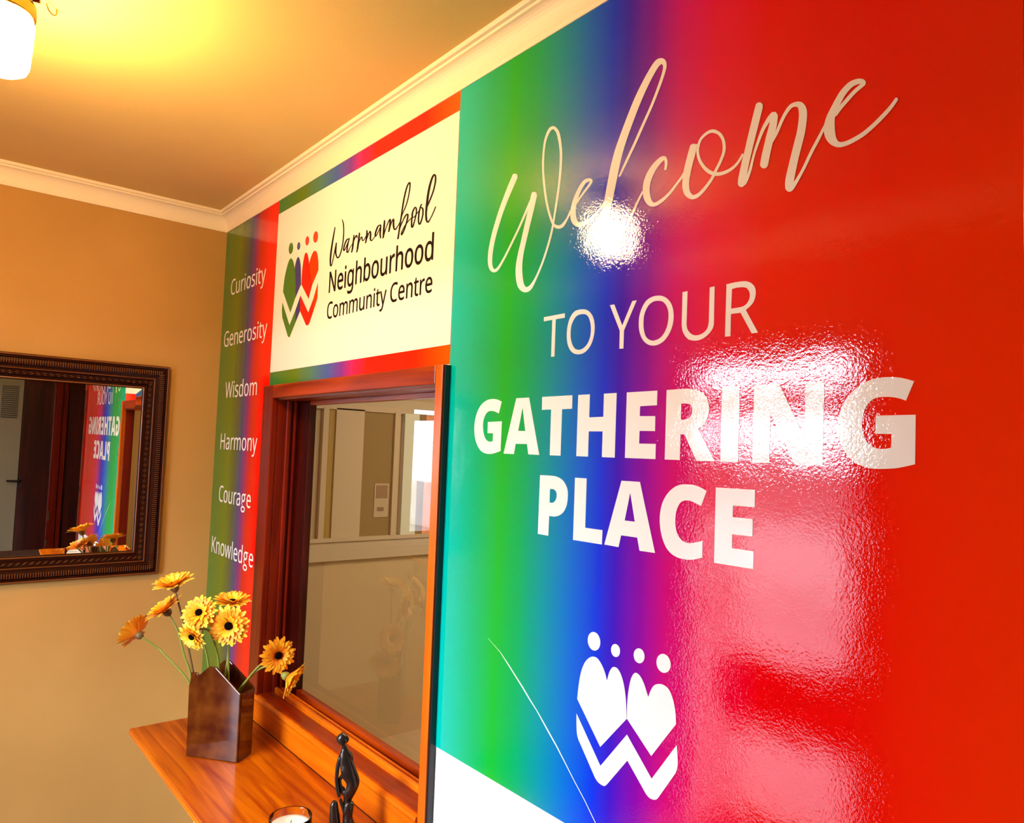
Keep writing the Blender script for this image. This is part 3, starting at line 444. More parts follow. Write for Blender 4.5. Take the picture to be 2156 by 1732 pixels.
 'Warrnambool': ('R', [('21091,22816 21,-52 29,-76 29,-81 27,-81 26,-86 25,-91 28,-99 27,-104 19,-102 8,-99 1,-95 -6,-82 -12,-67 -19,-54 -33,-39 -93,-16 -29,25 -27,41 -31,63 -34,82 -33,87 -33,94 -33,99 -27,82 -20,65 -14,47 56,29 8,-33 16,-69 12,-68 4,-55 -1,-55 -12,-54 -30,-57 -42,-53 -38,-41 -34,-28 -56,-23 -52,-2 -42,9 -43,18 -41,35 -43,55 -44,72 -37,74 -25,75 -18,78 -13,82 -9,86 -4,90 3,89 10,90 18,89 23,79 34,67 39,54 28,36', '21023,22796 13,-55 19,-78 20,-84 21,-81 22,-86 21,-92 22,-100 21,-105 16,-100 11,-97 6,-92 0,-78 -8,-63 -13,-47 -7,-18 47,10 -24,12 -31,36 -32,61 -34,82 -32,87 -33,94 -33,99 -27,83 -22,64 -16,48 -74,0 -5,-42 0,-73 0,-70 1,-55 0,-51 -8,-47 -23,-49 -32,-48 -31,-36 -17,-16 10,4 -2,1 -28,3 -36,12 -39,29 -42,53 -43,70 -35,73 -25,73 -18,78 -13,81 -9,85 -4,89 3,88 11,89 18,88 21,76 25,62 28,52 20,35', ['21024,22799 4,-7 11,-3 17,2 16,5 13,9 6,8 -4,7 -12,3 -16,-2 -17,-5 -13,-9', '20553,22943 3,-6 9,-2 12,1 13,5 10,6 4,7 -2,5 -9,3 -13,-2 -13,-4 -10,-7']), ('20044,22228 30,16 57,25 76,7 55,-24 47,-36 41,-41 35,-47 29,-51 18,-45 2,-39 -11,-34 -36,-32 -66,-5 -29,17 -33,27 -45,43 -51,55 -46,52 -39,48 -33,45 -22,31', '20072,22208 31,12 30,11 14,0 34,-17 44,-33 39,-39 33,-44 27,-49 17,-42 5,-32 -3,-25 7,1 26,5 -23,11 -35,24 -48,40 -56,53 -49,50 -39,48 -32,44 -22,32', ['20027,22212 3,-7 11,-3 16,1 15,6 12,7 5,9 -3,6 -11,3 -15,-1 -16,-5 -12,-8', '20023,22244 2,-5 9,-3 12,1 13,4 9,6 4,7 -2,5 -9,3 -12,-1 -13,-4 -10,-7']), ('20070,22268 17,-30 23,-43 23,-45 23,-46 22,-48 17,-48 10,-49 5,-48 -6,-39 -29,-34 -69,-22 -49,9 -29,28 -28,39 -39,40 -63,41 -75,42 -54,30', '20008,22248 13,-31 19,-44 18,-46 18,-47 17,-49 13,-47 9,-47 4,-46 -3,-30 -4,-8 18,4 -10,1 -29,20 -38,35 -46,39 -67,41 -75,43 -53,30', ['20008,22252 4,-7 10,-3 16,1 15,5 12,8 5,8 -3,7 -11,3 -15,-1 -16,-5 -12,-8', '19766,22051 3,-5 9,-3 12,1 12,4 9,6 4,7 -2,5 -9,2 -12,-1 -12,-4 -10,-6']), ('19784,22294 10,-49 15,-69 13,-68 10,-58 9,-57 9,-52 11,-52 10,-50 7,-34', '19709,22275 3,-51 5,-72 6,-69 7,-59 9,-57 12,-52 18,-52 21,-46 14,-33', ['19710,22277 4,-7 13,-4 18,1 18,6 14,10 6,9 -4,8 -13,4 -18,-2 -18,-6 -14,-9', '19805,21788 4,-8 12,-4 19,1 18,6 14,9 6,10 -4,8 -13,3 -18,-1 -18,-5 -15,-9']), ('19776,21921 -15,56 -22,77 -32,68 -51,51 -60,41 -33,15 34,7 -19,-36 -14,-30', '19825,21935 -16,55 -24,78 -30,71 -42,57 -48,50 -55,28 -87,-40 -13,-43 -7,-30', ['19776,21923 3,-5 8,-3 12,1 13,4 9,6 4,6 -3,6 -8,2 -12,-1 -13,-4 -9,-6', '19504,22159 3,-6 10,-3 15,1 15,5 12,8 4,8 -3,6 -10,3 -15,-1 -15,-5 -12,-8']), ('19446,22289 12,-53 17,-77 15,-74 13,-64 11,-63 11,-58 9,-60 9,-58 6,-39', '19361,22267 5,-56 7,-78 8,-77 10,-65 11,-62 14,-59 20,-57 24,-54 16,-36', ['19362,22269 4,-9 15,-4 20,2 21,7 16,10 7,12 -5,9 -14,4 -21,-2 -21,-7 -16,-11', '19477,21726 4,-8 12,-4 18,1 18,6 14,9 5,9 -4,8 -12,4 -18,-1 -18,-6 -14,-9']), ('19440,21897 -30,48 -42,66 -43,54 -40,33 -38,20 7,6 14,-1 -6,-37 -12,-35 -23,-29 -39,-28 -63,-8 -46,23 -49,36 -47,34 -45,30 -44,29 -30,21', '19487,21913 -31,48 -44,67 -41,55 -36,38 -34,27 -64,5 -42,-40 -6,-39 -9,-30 -12,-19 -5,-9 3,1 -40,16 -52,33 -49,33 -47,30 -43,30 -30,20', ['19440,21900 2,-5 8,-2 12,0 12,4 9,6 4,7 -2,5 -9,2 -12,0 -12,-4 -9,-6', '18861,22164 3,-5 8,-2 11,1 12,4 8,5 4,7 -3,5 -8,2 -11,-1 -11,-4 -9,-5']), ('18984,22265 3,-46 5,-65 7,-64 10,-63 12,-64 9,-45', '18902,22245 -1,-46 -1,-67 5,-66 17,-64 22,-61 16,-43', ['18903,22247 5,-9 14,-4 19,1 21,7 15,10 6,12 -4,8 -14,5 -20,-2 -20,-7 -16,-10', '18961,21901 3,-7 12,-4 17,1 18,6 13,8 6,10 -4,7 -12,4 -17,-1 -18,-6 -13,-8']), ('18967,21930 -29,39 -41,54 -43,52 -46,49 -48,46 -24,15 35,4 -5,-42 -3,-45 2,-41 4,-45 -6,-42 -22,-37 -36,-33 -59,-24 -49,5 -33,17 -35,20 -47,26 -53,29 -37,21', '19012,21947 -30,38 -42,55 -42,52 -41,52 -41,51 -46,28 -75,-43 -15,-49 -9,-49 -1,-44 4,-43 -2,-35 -11,-25 -13,-18 3,-3 -11,1 -33,11 -40,17 -48,25 -52,29 -36,21', ['18966,21934 3,-5 8,-3 11,1 12,4 9,6 3,6 -2,5 -8,3 -11,-1 -12,-4 -9,-6', '18389,22003 3,-4 7,-3 11,1 12,4 8,5 3,7 -2,5 -8,2 -11,-1 -11,-4 -8,-5']), ('18150,22266 41,6 65,7 67,-10 49,-33 42,-45 32,-45 23,-43 13,-44 2,-36 -15,-31 -54,-29 -49,6 -40,31 -46,45 -43,45 -42,45 -41,44 -27,31', '18134,22230 39,4 48,4 39,-7 35,-29 35,-44 29,-44 23,-40 17,-39 6,-28 -1,-14 14,2 -6,1 -39,25 -49,43 -46,44 -43,44 -39,44 -28,32', ['18110,22241 3,-7 12,-4 16,2 16,6 12,8 6,9 -4,8 -11,3 -16,-1 -17,-6 -12,-9', '18126,22214 2,-5 8,-2 10,1 11,4 9,5 3,7 -2,4 -8,3 -11,-1 -11,-4 -8,-6']), ('18175,22257 8,-39 10,-56 8,-53 4,-43 1,-41 -5,-41 -16,-44 -22,-40 -15,-28', '18109,22239 1,-40 1,-58 1,-54 2,-43 1,-40 -2,-36 -8,-38 -12,-37 -9,-27', ['18110,22241 3,-7 12,-4 16,2 16,6 12,8 6,9 -4,8 -11,3 -16,-1 -17,-6 -12,-9', '18083,21863 4,-8 11,-3 16,1 16,5 13,9 5,9 -4,7 -11,4 -16,-1 -16,-6 -13,-8']), ('17976,22336 10,-51 12,-74 10,-81 4,-97 0,-104 0,-73', '17900,22315 2,-52 3,-76 5,-83 9,-94 10,-101 7,-72', ['17901,22317 4,-8 13,-4 19,1 18,7 15,10 6,11 -4,8 -14,4 -18,-1 -19,-7 -14,-10', '17937,21839 4,-9 13,-4 18,1 19,7 15,9 6,11 -5,9 -13,4 -18,-1 -19,-7 -14,-10']), ('17944,21868 -27,53 -38,75 -43,71 -47,63 -51,59 -47,45 -40,32 -30,16 37,15 0,-32 8,-63 10,-62 11,-61 12,-60 10,-43', '17986,21882 -27,53 -39,75 -42,73 -46,64 -49,62 -42,48 -36,36 -35,24 -81,-23 -14,-49 -1,-67 6,-66 16,-60 23,-58 16,-40', ['17944,21871 2,-5 7,-3 11,1 11,4 8,5 3,6 -2,5 -8,3 -10,-1 -11,-4 -8,-5', '17635,21957 4,-8 13,-4 18,1 19,6 14,10 5,11 -4,8 -13,4 -18,-1 -18,-7 -14,-9']), ('17642,21986 -27,49 -40,68 -40,59 -43,45 -42,35 23,16 7,-19 4,-63 -2,-63 -14,-52 -20,-48 -25,-40 -39,-30 -55,-17 -43,5 -35,18 -34,27 -34,28 -38,27 -40,28 -27,20', '17683,22001 -28,48 -41,69 -39,60 -35,50 -35,43 -80,4 -27,-54 -4,-67 -6,-60 -12,-47 -14,-43 -14,-30 -7,-9 4,0 -16,-1 -32,11 -39,23 -39,25 -40,26 -38,29 -27,20', ['17642,21989 2,-5 7,-2 11,0 10,4 8,6 4,6 -3,4 -7,3 -10,-1 -11,-4 -8,-5', '17076,22084 2,-5 7,-2 10,1 10,3 8,6 3,6 -2,5 -7,2 -10,-1 -10,-4 -8,-5']), ('17127,21644 -9,36 -13,52 -13,58 -12,64 -13,70 -13,74 -17,77 -18,82 -18,84 -17,86 -16,88 -19,88 -20,87 -23,86 -26,83 -33,82 -37,79 -37,63 -41,43 -41,28 -21,8 27,12 -8,-23 -4,-45 4,-69 12,-86 20,-87 28,-84 37,-84 40,-77 48,-68 52,-62 44,-51 30,-38 22,-27 14,-17', '17199,21665 -10,36 -13,51 -13,59 -12,63 -12,70 -14,75 -17,78 -19,82 -18,83 -16,87 -17,88 -18,88 -21,88 -23,87 -27,84 -33,83 -37,81 -40,65 -43,47 -46,31 -46,13 -66,-31 -12,-37 -1,-47 8,-69 16,-87 23,-86 29,-85 36,-85 41,-78 51,-68 56,-60 47,-50 31,-37 21,-27 14,-18', ['17128,21648 4,-9 12,-4 17,1 18,6 14,10 5,10 -4,8 -12,4 -17,-1 -18,-6 -14,-9', '16997,22243 2,-5 7,-2 10,1 10,3 8,6 3,6 -2,4 -7,3 -10,-1 -10,-4 -8,-5']), ('17095,21869 -33,50 -47,71 -51,65 -52,54 -56,47 -50,34 -47,18 -36,6 10,6 -2,-15 4,-42 13,-51 22,-60 30,-68 35,-65 43,-63 48,-60 39,-42 24,-15 -14,-2 -13,-8 5,19 -3,31 -20,38 -45,44 -61,50 -62,43 -58,31 -58,24 -55,21 -54,20 -49,15 -35,11', '17135,21884 -34,50 -49,71 -50,67 -48,56 -49,53 -49,39 -50,23 -55,10 -71,-23 -19,-41 4,-47 15,-53 25,-60 34,-67 39,-65 44,-64 48,-61 40,-43 31,-21 50,1 31,28 -1,25 -12,33 -27,38 -48,45 -62,51 -62,44 -60,32 -60,25 -55,21 -55,20 -50,16 -34,10', ['17095,21872 2,-4 7,-3 10,1 10,4 8,5 3,6 -2,5 -7,2 -10,-1 -10,-3 -8,-6', '16463,22082 2,-4 6,-2 10,0 9,4 8,5 3,6 -3,5 -6,2 -10,-1 -9,-4 -7,-5']), ('16497,22150 10,-31 12,-46 8,-51 0,-63 -4,-67 -11,-50 -22,-33 -64,-16 -28,20 -28,46 -31,65 -28,63 -26,55 -22,53 -14,51 -4,52 5,50 13,41 24,31 50,25 46,-3 37,-22 40,-34 31,-38 18,-39 8,-42 -6,-38 -27,-36 -47,-30 -56,-8 -51,20 -55,34 -49,27 -39,16 -35,10 -24,7', '16439,22132 7,-32 8,-46 5,-50 -1,-61 -4,-65 -8,-46 -6,-13 29,8 -17,10 -30,42 -35,63 -30,63 -23,54 -18,54 -10,50 0,50 9,48 12,34 10,16 -5,1 6,-1 29,-19 33,-35 26,-35 14,-36 7,-38 -3,-28 -9,-22 -14,-15 -18,-5 -43,16 -54,33 -49,29 -42,17 -36,10 -25,7', ['16440,22135 3,-7 10,-3 14,1 14,5 11,8 5,9 -3,7 -10,3 -14,-1 -15,-6 -11,-8', '16123,22176 2,-5 6,-2 9,1 10,3 7,5 3,6 -3,5 -6,2 -9,-1 -10,-4 -7,-5']), ('16055,22345 18,-15 26,-23 25,-32 20,-41 18,-48 14,-52 10,-56 6,-59 -1,-55 -10,-55 -17,-51 -25,-39 -65,-21 -34,16 -26,29 -30,48 -31,63 -22,62 -9,55 1,54 9,46 19,37 30,30 38,22 44,8 29,-5 18,-5', '16012,22323 16,-16 21,-24 20,-30 16,-40 14,-49 12,-51 9,-54 5,-57 0,-53 -10,-51 -15,-47 -13,-22 21,6 -16,7 -25,24 -30,46 -30,62 -21,59 -5,54 5,52 10,42 13,28 16,17 9,9 7,1 21,-2 18,-3', ['16011,22328 2,-5 8,-3 12,1 11,5 9,6 4,7 -3,6 -8,3 -11,-1 -12,-5 -9,-7', '16072,22239 2,-5 8,-3 12,1 11,4 9,7 4,7 -3,6 -8,2 -11,-1 -12,-4 -9,-7']), ('15734,22210 -28,29 -40,42 -43,50 -44,58 -47,66 -42,66 -36,68 -30,68 -22,65 -9,62 -1,59 6,48 13,39 25,34 55,26 47,-3 37,-18 36,-32 37,-49 38,-62 34,-68 27,-71 24,-76 20,-80 16,-84 12,-88 9,-81 8,-73 4,-67 2,-65 -3,-63 -6,-60 -12,-54 -21,-46 -28,-41 -44,-32 -58,-9 -33,15 -31,25 -41,38 -47,49 -46,51 -47,56 -46,58 -32,41', '15777,22231 -26,30 -36,43 -40,51 -44,58 -48,65 -41,66 -33,67 -26,69 -19,64 -9,60 0,56 5,45 12,31 12,15 -9,-5 10,-2 28,-13 31,-28 32,-47 34,-63 29,-67 24,-70 19,-76 18,-79 14,-83 12,-87 11,-81 10,-71 8,-65 4,-62 -2,-61 -6,-58 -11,-48 -16,-40 -19,-29 -7,-10 6,1 -23,4 -35,19 -45,34 -49,48 -47,50 -47,55 -46,58 -31,41', ['15733,22215 3,-6 8,-2 11,1 11,4 9,7 3,7 -2,5 -8,3 -11,-1 -12,-5 -8,-6', '15347,22104 2,-4 6,-2 8,0 9,4 7,5 3,5 -2,5 -7,2 -8,-1 -9,-3 -7,-5'])]),
 'GATHERING': ('P', ['12421,17085 40,15 59,21 59,16 55,10 56,6 59,2 64,-2 68,-7 67,-15 68,-22 68,-31 63,-39 57,-51 52,-59 43,-67 34,-74 25,-81 16,-79 7,-74 -3,-72 -9,-71 -15,-68 -22,-67 -30,-62 -37,-59 -45,-54 -47,-46 -47,-37 -49,-27 -56,-22 -64,-16 -70,-10 -69,-4 -65,1 -65,6 -67,11 -81,19 -84,22 -59,16 -7,642 494,-10 -4,-247 -196,-3 0,-175 31,-6 45,-8 46,0 45,11 46,18 41,26 34,38 29,45 24,50 17,52 10,55 6,53 1,49 -5,48 -10,45 -19,45 -25,43 -27,36 -30,26 -32,20 -36,14 -40,8 -44,3 -44,-1 -43,-5 -43,-9 -42,-10 -43,-12 -42,-15 -29,-10', '11930,17142 -416,3 -377,-1185 340,4 54,213 366,-1 46,-219 347,2', '11711,16942 118,-493 -231,-3', '11107,17142 -878,4 -5,-264 283,-3 1,-917 313,-1 4,920 276,-2', '10067,17144 -314,2 2,-439 -364,7 1,429 -317,3 4,-1182 319,1 0,476 357,2 0,-479 315,1', '8831,17145 -697,4 2,-253 376,-8 3,-175 -348,-5 -2,-259 345,3 3,-224 -372,0 -1,-261 694,0', '7935,17150 -250,3 -52,1 -73,1 -69,-2 -57,-6 -52,-8 -50,-12 -48,-15 -45,-20 -41,-24 -37,-29 -32,-34 -25,-37 -18,-40 -11,-44 -5,-46 0,-50 7,-54 12,-50 19,-46 25,-44 29,-38 37,-30 40,-24 29,-17 -327,-519 352,-1 249,428 81,4 4,-431 313,0', '7626,16908 -24,0 -35,1 -35,-1 -31,-4 -31,-5 -26,-10 -19,-14 -13,-19 -9,-23 -5,-29 0,-32 5,-31 12,-27 17,-24 22,-20 26,-14 31,-8 30,-6 30,-4 30,-1 21,-1', '6833,17156 -321,0 5,-1189 320,-1', '6259,17160 -416,-5 -412,-809 -1,809 -283,2 10,-1187 422,-1 402,768 3,-766 285,-2', '3949,17097 26,9 37,14 37,13 33,9 33,8 33,6 32,5 33,4 35,2 39,1 41,1 43,-3 44,-5 46,-8 46,-12 46,-16 46,-21 46,-26 45,-32 43,-37 41,-40 36,-43 33,-46 29,-51 26,-58 23,-64 16,-64 7,-64 1,-63 -4,-61 -8,-58 -12,-55 -16,-52 -21,-50 -25,-47 -28,-44 -30,-39 -33,-36 -36,-31 -41,-26 -44,-22 -45,-17 -45,-13 -45,-9 -47,-5 -50,-1 -51,2 -53,3 -55,4 -56,5 -60,9 -75,18 -79,22 -55,16 -4,634 502,-4 3,-244 -207,1 2,-179 15,-5 23,-7 27,-5 32,-3 36,0 35,3 29,6 27,9 27,13 26,18 26,23 22,27 20,32 16,36 13,39 8,44 4,47 0,49 -4,51 -9,51 -12,49 -18,43 -21,40 -24,33 -26,27 -27,20 -30,15 -33,10 -34,4 -37,2 -40,0 -42,-3 -40,-5 -36,-6 -34,-9 -30,-9 -28,-10 -24,-11 -17,-7']),
 'PLACE': ('P', ['11091,15552 -240,5 -57,0 -81,-1 -74,-4 -58,-10 -53,-13 -47,-17 -42,-21 -38,-25 -34,-30 -32,-36 -28,-40 -22,-43 -12,-43 -6,-46 -1,-49 2,-55 7,-57 13,-53 21,-49 27,-46 31,-40 35,-33 39,-26 41,-22 43,-17 46,-12 48,-9 57,-3 61,0 43,1 7,-392 312,4', '10783,15289 -18,3 -25,4 -26,1 -24,-2 -24,-5 -23,-9 -20,-13 -17,-16 -14,-19 -7,-23 -4,-27 1,-26 5,-26 8,-25 13,-22 17,-20 21,-17 21,-13 20,-8 21,-3 19,-2 21,0 20,3 14,1', '10085,15551 -312,2 0,-926 -444,1 5,-262 754,-2', '8900,15555 -428,3 -374,-1188 343,-5 59,221 374,-2 53,-216 348,5', '8687,15358 113,-503 -235,0', '7083,15488 30,12 42,18 42,16 37,13 38,11 44,8 53,5 59,1 55,-1 48,-3 45,-5 41,-9 38,-12 36,-14 36,-21 41,-27 43,-34 39,-38 36,-42 34,-47 28,-50 23,-50 17,-52 13,-55 9,-57 5,-59 0,-59 -4,-58 -9,-57 -11,-55 -14,-52 -16,-48 -20,-47 -23,-47 -27,-45 -30,-40 -35,-35 -39,-31 -42,-25 -47,-20 -50,-15 -53,-10 -56,-5 -58,-1 -55,2 -50,5 -46,8 -46,11 -54,16 -53,18 -38,13 2,272 22,-9 33,-13 37,-12 40,-13 45,-11 43,-9 42,-5 40,-1 38,5 36,10 33,17 30,21 27,26 23,31 20,34 15,40 12,44 8,42 4,41 1,39 -2,40 -4,41 -6,41 -11,40 -16,41 -21,40 -22,34 -22,22 -23,16 -27,12 -30,9 -33,4 -33,2 -32,-2 -32,-6 -32,-8 -33,-9 -33,-12 -29,-11 -27,-9 -23,-9 -15,-6', '6911,15554 -697,5 0,-262 378,-4 1,-178 -349,1 0,-261 351,-4 0,-215 -376,-2 0,-265 697,-1']),
 'TO YOUR': ('P', ['11137,18788 -621,6 -1,-89 261,-1 3,-754 100,-1 -1,756 255,-3', '10010,18809 -36,-6 -33,-7 -32,-12 -35,-18 -35,-23 -32,-27 -30,-30 -28,-36 -23,-41 -20,-48 -15,-54 -9,-55 -3,-56 3,-58 9,-58 16,-58 21,-57 26,-51 32,-44 37,-38 39,-31 40,-25 42,-19 43,-12 44,-7 43,-1 43,3 40,5 40,10 38,15 38,21 36,28 33,33 29,39 25,45 19,49 14,54 9,58 3,59 -1,60 -6,60 -10,58 -16,54 -20,51 -25,46 -32,41 -37,35 -38,27 -37,16 -39,7 -40,4 -43,1 -45,-2', '10020,18717 -33,-4 -36,-7 -32,-12 -27,-18 -25,-24 -22,-28 -18,-34 -16,-37 -12,-37 -10,-34 -6,-33 -3,-37 -1,-45 2,-50 7,-47 15,-46 20,-43 23,-38 27,-32 31,-26 31,-22 33,-17 34,-12 32,-8 25,-4 23,1 24,4 29,5 30,8 30,15 27,23 27,29 23,33 20,37 17,41 13,42 8,41 4,43 1,43 -2,46 -5,46 -9,43 -15,37 -19,32 -21,30 -22,27 -23,24 -26,19 -27,13 -30,8 -29,5 -28,3 -29,0', '9307,18797 -111,-1 -210,-416 -225,419 -105,2 284,-519 1,-330 99,2 3,334', '8153,18813 -40,-8 -37,-11 -36,-16 -36,-20 -34,-25 -31,-29 -29,-32 -26,-36 -22,-41 -17,-48 -13,-53 -7,-53 -2,-52 3,-52 9,-52 15,-53 21,-51 26,-48 32,-44 36,-40 39,-34 43,-27 47,-21 45,-15 43,-8 41,-2 42,3 44,8 44,13 42,20 39,26 36,33 33,37 28,44 24,47 18,50 12,51 7,53 2,52 -1,53 -5,51 -11,50 -16,49 -21,46 -24,42 -28,39 -32,34 -35,28 -40,20 -43,14 -45,9 -46,4 -48,-1', '8144,18720 -29,-7 -27,-9 -26,-13 -25,-19 -24,-24 -21,-26 -19,-30 -15,-32 -12,-34 -8,-35 -5,-37 0,-39 2,-45 5,-47 11,-45 14,-44 20,-41 23,-39 28,-34 32,-31 37,-25 44,-18 49,-11 45,-5 37,3 34,10 32,14 29,18 27,23 24,28 19,35 15,41 11,41 8,41 4,41 2,42 -1,45 -3,45 -6,43 -12,39 -16,36 -18,33 -22,31 -25,28 -28,23 -32,17 -35,13 -35,7 -36,2 -37,-4', '7649,18800 -103,1 6,-558 -3,-21 -5,-29 -9,-29 -15,-26 -18,-25 -22,-23 -25,-19 -28,-17 -29,-12 -30,-7 -30,-2 -31,1 -31,5 -30,8 -28,11 -27,15 -24,18 -21,22 -14,25 -10,28 -7,28 -4,31 -2,31 0,22 -3,520 -94,5 -1,-611 3,-19 6,-27 11,-27 17,-26 22,-27 25,-25 27,-21 29,-20 31,-16 32,-14 34,-11 34,-8 34,-4 34,-1 34,2 36,6 35,8 34,13 30,18 28,22 25,26 24,32 21,35 17,37 9,43 5,44 3,32', '6789,18801 -137,7 -36,0 -51,-1 -47,-2 -41,-4 -37,-6 -35,-10 -30,-14 -27,-17 -24,-20 -21,-22 -17,-24 -13,-25 -8,-26 -3,-27 -1,-29 3,-32 6,-33 9,-31 12,-27 15,-24 22,-23 33,-27 40,-27 28,-19 -217,-374 106,-5 204,348 173,4 4,-356 98,2', '6685,18710 -87,7 -28,-1 -39,-2 -36,-4 -27,-6 -24,-8 -21,-12 -18,-17 -16,-21 -12,-21 -8,-22 -5,-21 -2,-23 3,-23 5,-24 9,-22 13,-23 16,-21 20,-17 21,-14 24,-10 36,-7 61,-3 72,0 53,0']),
 'logo': ('P', ['9307,12641 -5,-52 10,-51 24,-46 37,-37 45,-24 50,-8 49,8 44,24 34,37 21,47 6,53 -10,52 -26,47 -37,36 -46,24 -50,7 -49,-9 -43,-24 -33,-38', '8827,12580 -3,-35 7,-35 17,-32 25,-25 31,-16 33,-6 33,5 30,16 22,25 14,32 3,35 -7,35 -17,32 -25,25 -32,16 -33,6 -33,-6 -29,-16 -23,-25', '8272,12619 -3,-39 8,-39 20,-35 28,-29 34,-19 38,-7 37,6 33,17 25,28 15,35 3,40 -8,39 -20,36 -29,28 -35,19 -38,6 -36,-6 -33,-17 -24,-28', '7720,12634 -7,-47 8,-48 21,-45 33,-36 41,-25 46,-11 46,4 42,19 33,32 21,42 7,48 -8,49 -22,45 -34,37 -42,24 -46,10 -46,-5 -41,-19 -32,-33', '9846,11446 -5,52 -7,75 -8,76 -10,71 -11,71 -13,68 -14,61 -16,56 -20,56 -26,57 -31,56 -36,50 -42,42 -47,36 -47,26 -47,14 -46,4 -46,-8 -44,-23 -43,-35 -39,-39 -33,-40 -29,-43 -24,-42 -19,-43 -15,-42 -10,-30 -6,6 -10,38 -15,54 -17,50 -19,39 -22,36 -21,27 -21,17 -21,10 -23,4 -25,1 -26,-4 -27,-12 -27,-21 -27,-28 -27,-36 -24,-43 -23,-50 -22,-59 -20,-69 -18,-78 -16,-84 -12,-104 -10,-110 -6,-78 -4,-33 602,-675', '8623,11481 2,47 2,67 0,72 -3,74 -5,78 -9,78 -11,77 -15,75 -16,65 -18,50 -20,38 -20,30 -19,22 -19,14 -22,7 -27,-1 -30,-8 -30,-16 -30,-26 -31,-34 -27,-37 -24,-40 -21,-42 -19,-39 -17,-35 -15,-32 -9,-22 -5,5 -12,31 -17,45 -19,42 -20,37 -22,34 -26,29 -31,23 -35,17 -37,12 -38,8 -39,2 -38,-5 -36,-10 -35,-16 -32,-26 -30,-38 -28,-48 -25,-51 -20,-57 -16,-62 -13,-61 -9,-68 -5,-68 -3,-47 492,-673 553,449', '9854,11179 -639,-735 -600,737 -563,-547 -499,713 -18,-157 -4,-46 -4,-65 1,-60 11,-50 17,-46 12,-31 322,-490 10,-16 16,-21 18,-19 16,-13 18,-9 22,-8 29,-6 33,-4 31,2 32,11 31,17 21,12 422,402 446,-554 16,-17 23,-25 25,-19 25,-8 26,-2 29,1 31,4 33,8 31,11 27,17 25,20 18,15 396,473 17,19 24,28 20,34 15,38 11,44 9,47 6,55 4,59 2,42']),
 'sg': ('P', ['24258,22756 16,-59 34,-49 47,-35 56,-16 60,4 58,23 50,41 38,54 20,62 2,64 -17,60 -34,49 -47,34 -57,16 -60,-5 -58,-24 -49,-40 -37,-54 -20,-62', '24943,21342 -3,52 -6,74 -10,82 -12,87 -16,94 -22,93 -31,90 -38,88 -41,85 -45,85 -49,81 -47,67 -44,48 -42,34 -42,23 -41,14 -42,4 -46,-11 -53,-26 -58,-40 -54,-52 -50,-67 -46,-80 -44,-85 -42,-82 -40,-86 -35,-103 -33,-129 -29,-145 -19,-149 -2,-165 9,-169 7,-118 331,-423', '24952,20968 -733,-888 -459,490 -32,-466 362,-380 47,-63 21,-3 30,-4 32,4 39,16 41,23 29,17 561,708 77,267']),
 'sb': ('P', ['23663,22723 11,-40 23,-32 31,-23 38,-11 40,3 39,15 33,28 25,36 14,41 1,43 -11,40 -23,33 -31,23 -38,10 -41,-3 -38,-16 -33,-27 -25,-37 -14,-41', '24029,22054 -10,28 -15,40 -16,39 -16,36 -17,36 -19,33 -23,34 -26,32 -27,23 -30,16 -32,8 -34,-7 -37,-24 -40,-38 -39,-50 -39,-63 -37,-76 -32,-84 -24,-93 -18,-101 -17,-109 -19,-130 -18,-136 -13,-97 430,-426 -4,442 87,424', '23760,20570 -338,426 -24,-528 330,-364']),
 'sr': ('P', ['22959,22759 13,-45 26,-38 36,-26 44,-12 47,3 45,19 39,32 29,42 17,48 1,50 -13,46 -26,38 -37,26 -44,12 -47,-4 -45,-19 -39,-32 -29,-42 -16,-48', '23399,21366 3,62 4,88 1,94 -1,92 -5,98 -11,99 -19,105 -24,106 -25,91 -24,70 -24,55 -26,40 -29,27 -31,12 -35,0 -41,-14 -45,-26 -43,-40 -40,-59 -38,-72 -33,-67 -26,-61 -20,-55 -14,-39 -145,-366 -173,-399 227,-421', '23422,20996 -689,-667 -338,412 -21,-467 215,-300 93,-65 27,-1 38,-1 37,2 34,10 34,13 23,9 523,522']),
 'so': ('P', ['22274,22748 16,-55 31,-46 46,-31 54,-14 57,4 56,23 49,40 36,51 20,59 2,61 -16,55 -32,46 -46,32 -54,13 -58,-5 -56,-24 -48,-39 -35,-52 -20,-58', '22854,21977 -15,34 -22,47 -24,47 -26,40 -30,39 -32,37 -35,38 -37,35 -42,27 -46,15 -51,7 -51,-7 -54,-20 -56,-33 -51,-54 -46,-80 -42,-99 -33,-103 -23,-113 -14,-115 -9,-82 420,-426 173,395', '22395,20741 -293,485 -26,-476 67,-141 231,-335']),
 'scratch': ('R', [('12585,11968 -418,-195 -267,-191 -224,-160 -257,-187 -215,-164 -252,-173 -317,-275 -275,-225 -231,-209 -260,-242 -286,-251 -284,-285 -294,-267', '12581,11971 -424,-191 -282,-182 -223,-160 -264,-183 -211,-166 -244,-178 -327,-268 -271,-227 -225,-214 -256,-244 -285,-251 -284,-285 -291,-269', ['12580,11970 1,-1 1,-1 1,0 1,0 1,0 1,1 -1,1 0,1 -2,0 -1,0 -1,0', '8993,9151 1,-2 2,-3 3,-2 3,0 2,0 1,2 0,3 -3,2 -3,2 -3,1 -2,-1'])]),
